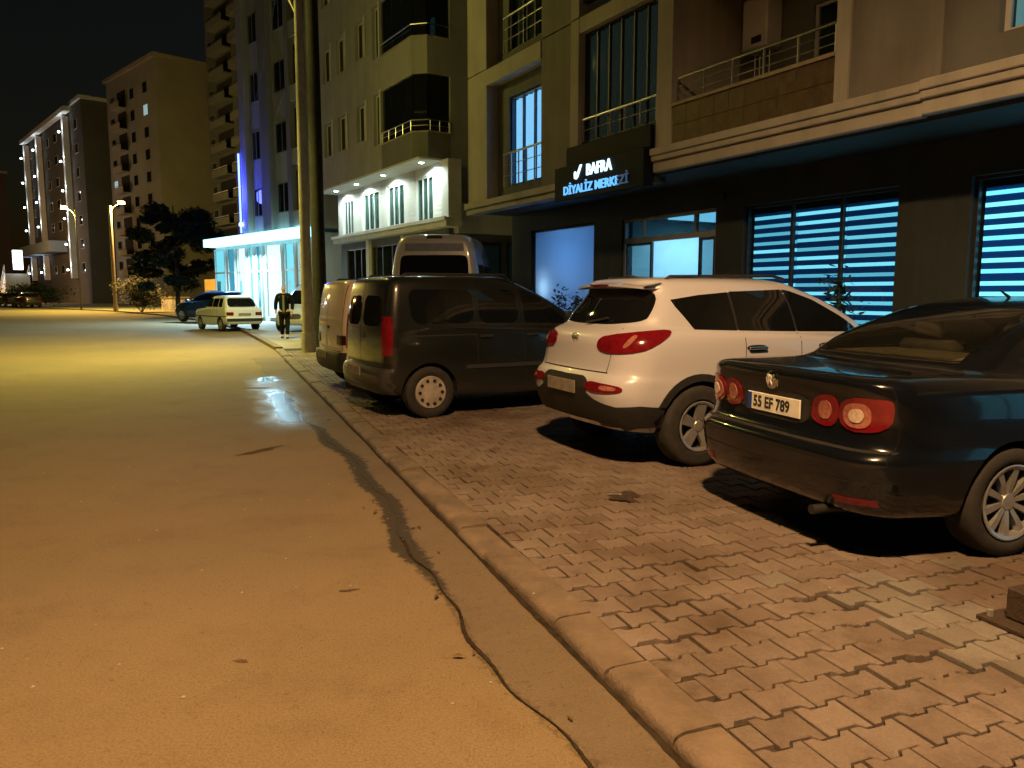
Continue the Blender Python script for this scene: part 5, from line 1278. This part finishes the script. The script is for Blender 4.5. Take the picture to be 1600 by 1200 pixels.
# ================================================================ plants
def leaf_mesh(name, m, n, vol, size, seed, flat=.5):
    r = random.Random(seed); g = G()
    for _ in range(n):
        p = vol(r); s = size * r.uniform(.6, 1.4); t = r.uniform(0, 6.28); e = r.gauss(0, flat); c, q = math.cos(t), math.sin(t)
        u = Vector((c, q, math.sin(e))) * s; v = Vector((-q, c, r.gauss(0, .4))) * s * .38; p = Vector(p)
        g.add([p - u, p + v, p + u, p - v], [(0, 1, 2, 3)])
    me = bpy.data.meshes.new(name); me.from_pydata(g.v, [], g.f); me.materials.append(m); return me
M_pine = mat('pine_needles', (.030, .055, .030), .7, var=.4, vs=1.2); M_bush = mat('bush_leaves', (.075, .09, .025), .7, var=.4, vs=2)
tr = empty('pine_tree', (-23.6, 54.5, .05), 0, label='dark spreading pine tree at the bend beside the street lamp', cat='tree')
G().tube((0, 0, 0), (.1, 0, 3.2), .17, .14, 10).tube((.1, 0, 3.2), (.0, 0, 7.6), .14, .04, 8).obj('trunk', M_bark, tr, smooth=40)
r = random.Random(3); clumps = []
for k in range(46):
    z = r.uniform(1.9, 7.6); rad = 3.6 * (1 - ((z - 2.6) / 5.6) ** 2) ** .5 if z > 2.6 else 2.6; rad = max(.6, rad * .95)
    t = r.uniform(0, 6.28); rr_ = rad * r.uniform(.45, 1.0); clumps.append((rr_ * math.cos(t), rr_ * math.sin(t), z, r.uniform(.55, 1.05)))
lb = G()
for x, y, z, s in clumps[:16]: lb.tube((0, 0, max(1.8, z - .7)), (x * .85, y * .85, z - .1), .05, .02, 5)
lb.obj('limbs', M_bark, tr)
def pine_vol(r):
    x, y, z, s = clumps[r.randrange(len(clumps))]
    while True:
        a, b, c = r.uniform(-1, 1), r.uniform(-1, 1), r.uniform(-1, 1)
        if a * a + b * b + c * c < 1: break
    return (x + a * s, y + b * s, z + c * s * .55)
mobj('crown', leaf_mesh('crown', M_pine, 17000, pine_vol, .19, 5), tr)
def bush(label, loc, rx, rz_, n, m, size, seed, stem=.3, name='shrub', cat='shrub'):
    b = empty(name, loc, 0, label=label, cat=cat)
    st_ = G(); r = random.Random(seed)
    for _ in range(6): st_.tube((r.uniform(-.05, .05), r.uniform(-.05, .05), 0), (r.uniform(-.5, .5) * rx, r.uniform(-.5, .5) * rx, stem + rz_ * r.uniform(.4, 1.2)), .018 * max(1, rx), .006, 5)
    st_.obj('stem', M_bark, b)
    cl = [(r.uniform(-.7, .7) * rx, r.uniform(-.7, .7) * rx, stem + rz_ + r.uniform(-.6, .6) * rz_, r.uniform(.3, .5)) for _ in range(14)]
    def vol(r):
        x, y, z, s = cl[r.randrange(len(cl))]; return (x + r.gauss(0, .38) * rx * s * 1.6, y + r.gauss(0, .38) * rx * s * 1.6, z + r.gauss(0, .38) * rz_ * s * 1.6)
    mobj('foliage', leaf_mesh('foliage', m, n, vol, size, seed), b); return b
bush('rounded yellow-green bush at the foot of the far street lamp', (-30.5, 63.5, .05), 1.7, 1.25, 3000, M_bush, .12, 4)
bush('dark hedge clump below the floodlit building', (-58, 92, .05), 3.5, 1.2, 2500, M_pine, .2, 6)
bush('dark hedge clump left of the lit stair', (-74, 104, .05), 3.5, 1.0, 2500, M_pine, .2, 7)
def b1p(x, y): a = R(-60.5); return (-1.07 + x * math.cos(a) - y * math.sin(a), 19.25 + x * math.sin(a) + y * math.cos(a))
def planter(label, x, y, h, seed, n=420):
    px_, py_ = b1p(x, y); b = bush(label, (px_, py_, .5), .34, h, n, M_pine, .06, seed, .05, 'potted_plant', 'plant')
    g = G().lathe([(.001, -.435), (.16, -.435), (.22, -.02), (.20, 0), (.19, -.04), (.001, -.05)], n=18); g.obj('pot', mat('pot', (.12, .08, .06), .7), b, smooth=40)
planter('dark leafy potted plant before the blue frosted window', 3.2, .45, .58, 21)
planter('second potted plant right of the frosted window', 4.1, .5, .5, 22)
planter('tall potted shrub before the striped blind window', 10.35, .5, .72, 23, 260)

# ================================================================ person
def skinned(name, m, verts, edges, parent=None, sub=2):
    me = bpy.data.meshes.new(name); me.from_pydata([v[0] for v in verts], edges, []); o = bpy.data.objects.new(name, me); link(o)
    o.modifiers.new('skin', 'SKIN'); sk = me.skin_vertices[0].data
    for i, v in enumerate(verts): sk[i].radius = v[1] if isinstance(v[1], tuple) else (v[1], v[1])
    sk[0].use_root = True
    s = o.modifiers.new('sub', 'SUBSURF'); s.levels = sub; s.render_levels = sub
    dg = bpy.context.evaluated_depsgraph_get(); nm = bpy.data.meshes.new_from_object(o.evaluated_get(dg)); o.modifiers.clear(); o.data = nm
    nm.materials.clear(); nm.materials.append(m); nm.shade_smooth(); o.parent = parent; return o
def person(label, loc, rz, hgt, jacket, trousers, shirt, step=.16):
    root = empty('person', loc, rz, label=label, cat='person'); root.scale = (hgt / 1.75,) * 3
    M_skin = mat('skin', (.42, .27, .19), .55, var=.08)
    # continuous body: faces -y (towards the viewer at rz = 0)
    V = [((0, 0, .93), (.15, .11)), ((0, 0, 1.10), (.135, .105)), ((0, -.01, 1.28), (.165, .115)), ((0, 0, 1.41), (.13, .085)), ((0, 0, 1.49), .055), ((0, -.015, 1.57), (.07, .08)), ((0, -.02, 1.66), (.078, .09)), ((0, -.01, 1.72), (.055, .065)),
         ((.19, 0, 1.40), .068), ((.26, .02, 1.13), .052), ((.25, -.06, .90), .04), ((.25, -.09, .82), (.03, .045)),
         ((-.19, 0, 1.40), .068), ((-.26, .03, 1.13), .052), ((-.26, .0, .90), .04), ((-.26, -.02, .82), (.03, .045)),
         ((.095, 0, .84), .092), ((.10, -step * .4, .48), .065), ((.10, -step, .10), .045), ((.11, -step - .11, .045), (.042, .035)),
         ((-.095, 0, .84), .092), ((-.10, step * .2, .48), .065), ((-.10, step, .10), .045), ((-.11, step - .11, .045), (.042, .035))]
    E = [(0, 1), (1, 2), (2, 3), (3, 4), (4, 5), (5, 6), (6, 7), (3, 8), (8, 9), (9, 10), (10, 11), (3, 12), (12, 13), (13, 14), (14, 15), (0, 16), (16, 17), (17, 18), (18, 19), (0, 20), (20, 21), (21, 22), (22, 23)]
    skinned('body', M_skin, V, E, root)
    J = [((0, .0, .80), (.185, .135)), ((0, 0, 1.10), (.17, .13)), ((0, -.01, 1.28), (.20, .14)), ((0, .0, 1.43), (.13, .095)), ((.20, 0, 1.41), .085), ((.27, .02, 1.13), .07), ((.26, -.05, .93), .058), ((-.20, 0, 1.41), .085), ((-.27, .03, 1.13), .07), ((-.27, .0, .93), .058)]
    skinned('jacket', jacket, J, [(0, 1), (1, 2), (2, 3), (3, 4), (4, 5), (5, 6), (3, 7), (7, 8), (8, 9)], root)
    T = [((0, 0, .90), (.155, .115)), ((.095, 0, .82), .105), ((.10, -step * .4, .48), .08), ((.10, -step, .12), .065), ((-.095, 0, .82), .105), ((-.10, step * .2, .48), .08), ((-.10, step, .12), .065)]
    skinned('trousers', trousers, T, [(0, 1), (1, 2), (2, 3), (0, 4), (4, 5), (5, 6)], root)
    for sx, sy in ((.1, -step), (-.1, step)):
        skinned('shoe', M_ink, [((sx, sy + .03, .05), (.05, .05)), ((sx, sy - .07, .045), (.05, .04)), ((sx * 1.05, sy - .16, .035), (.042, .03))], [(0, 1), (1, 2)], root)
    G().box(-.035, .035, -.165, -.13, .86, 1.42).obj('shirt', shirt, root, bevel=.015)
    skinned('hair', mat('hair', (.015, .012, .01), .7, var=.2), [((0, .03, 1.68), (.082, .09)), ((0, .02, 1.735), (.07, .075))], [(0, 1)], root)
    for sx in (-.03, .03): G().lathe([(.001, -.004), (.011, 0), (.001, .006)], c=(sx, -.105, 1.665), axis='y', n=8).obj('eye', M_ink, root)
    G().prism([(-.105, 1.655), (-.13, 1.615), (-.10, 1.61)], -.014, .014, 'x').obj('nose', M_skin, root, bevel=.004)
    G().box(-.025, .025, -.102, -.09, 1.578, 1.588).obj('mouth', mat('lips', (.25, .1, .08), .6), root)
    for sx in (-.083, .083): G().lathe([(.001, -.01), (.022, -.006), (.022, .006), (.001, .01)], c=(sx, 0, 1.635), axis='x', n=8).obj('ear', M_skin, root)
    for sg_, hx, hy in ((1, .25, -.10), (-1, -.26, -.03)):
        for k in range(4): skinned('finger', M_skin, [((hx, hy + .03 - k * .02, .80), .009), ((hx + .005 * sg_, hy + .025 - k * .02, .765), .009), ((hx - .012 * sg_, hy + .025 - k * .02, .735 + .008 * abs(k - 1.5)), .007)], [(0, 1), (1, 2)], root, 1)
        skinned('thumb', M_skin, [((hx, hy - .04, .82), .011), ((hx - .01 * sg_, hy - .065, .79), .010), ((hx - .015 * sg_, hy - .068, .765), .008)], [(0, 1), (1, 2)], root, 1)
    return root
M_jk = mat('dark_jacket', (.004, .005, .006), .9, var=.2, vs=9, spec=.1); M_tr = mat('dark_trousers', (.005, .006, .008), .9, var=.2, vs=9, spec=.1); M_sh = mat('pale_shirt', (.10, .105, .105), .8, var=.1)
person('person in a dark open jacket and pale shirt walking along the pavement', (-7.62, 25.8, .055), R(10), 1.78, M_jk, M_tr, M_sh)
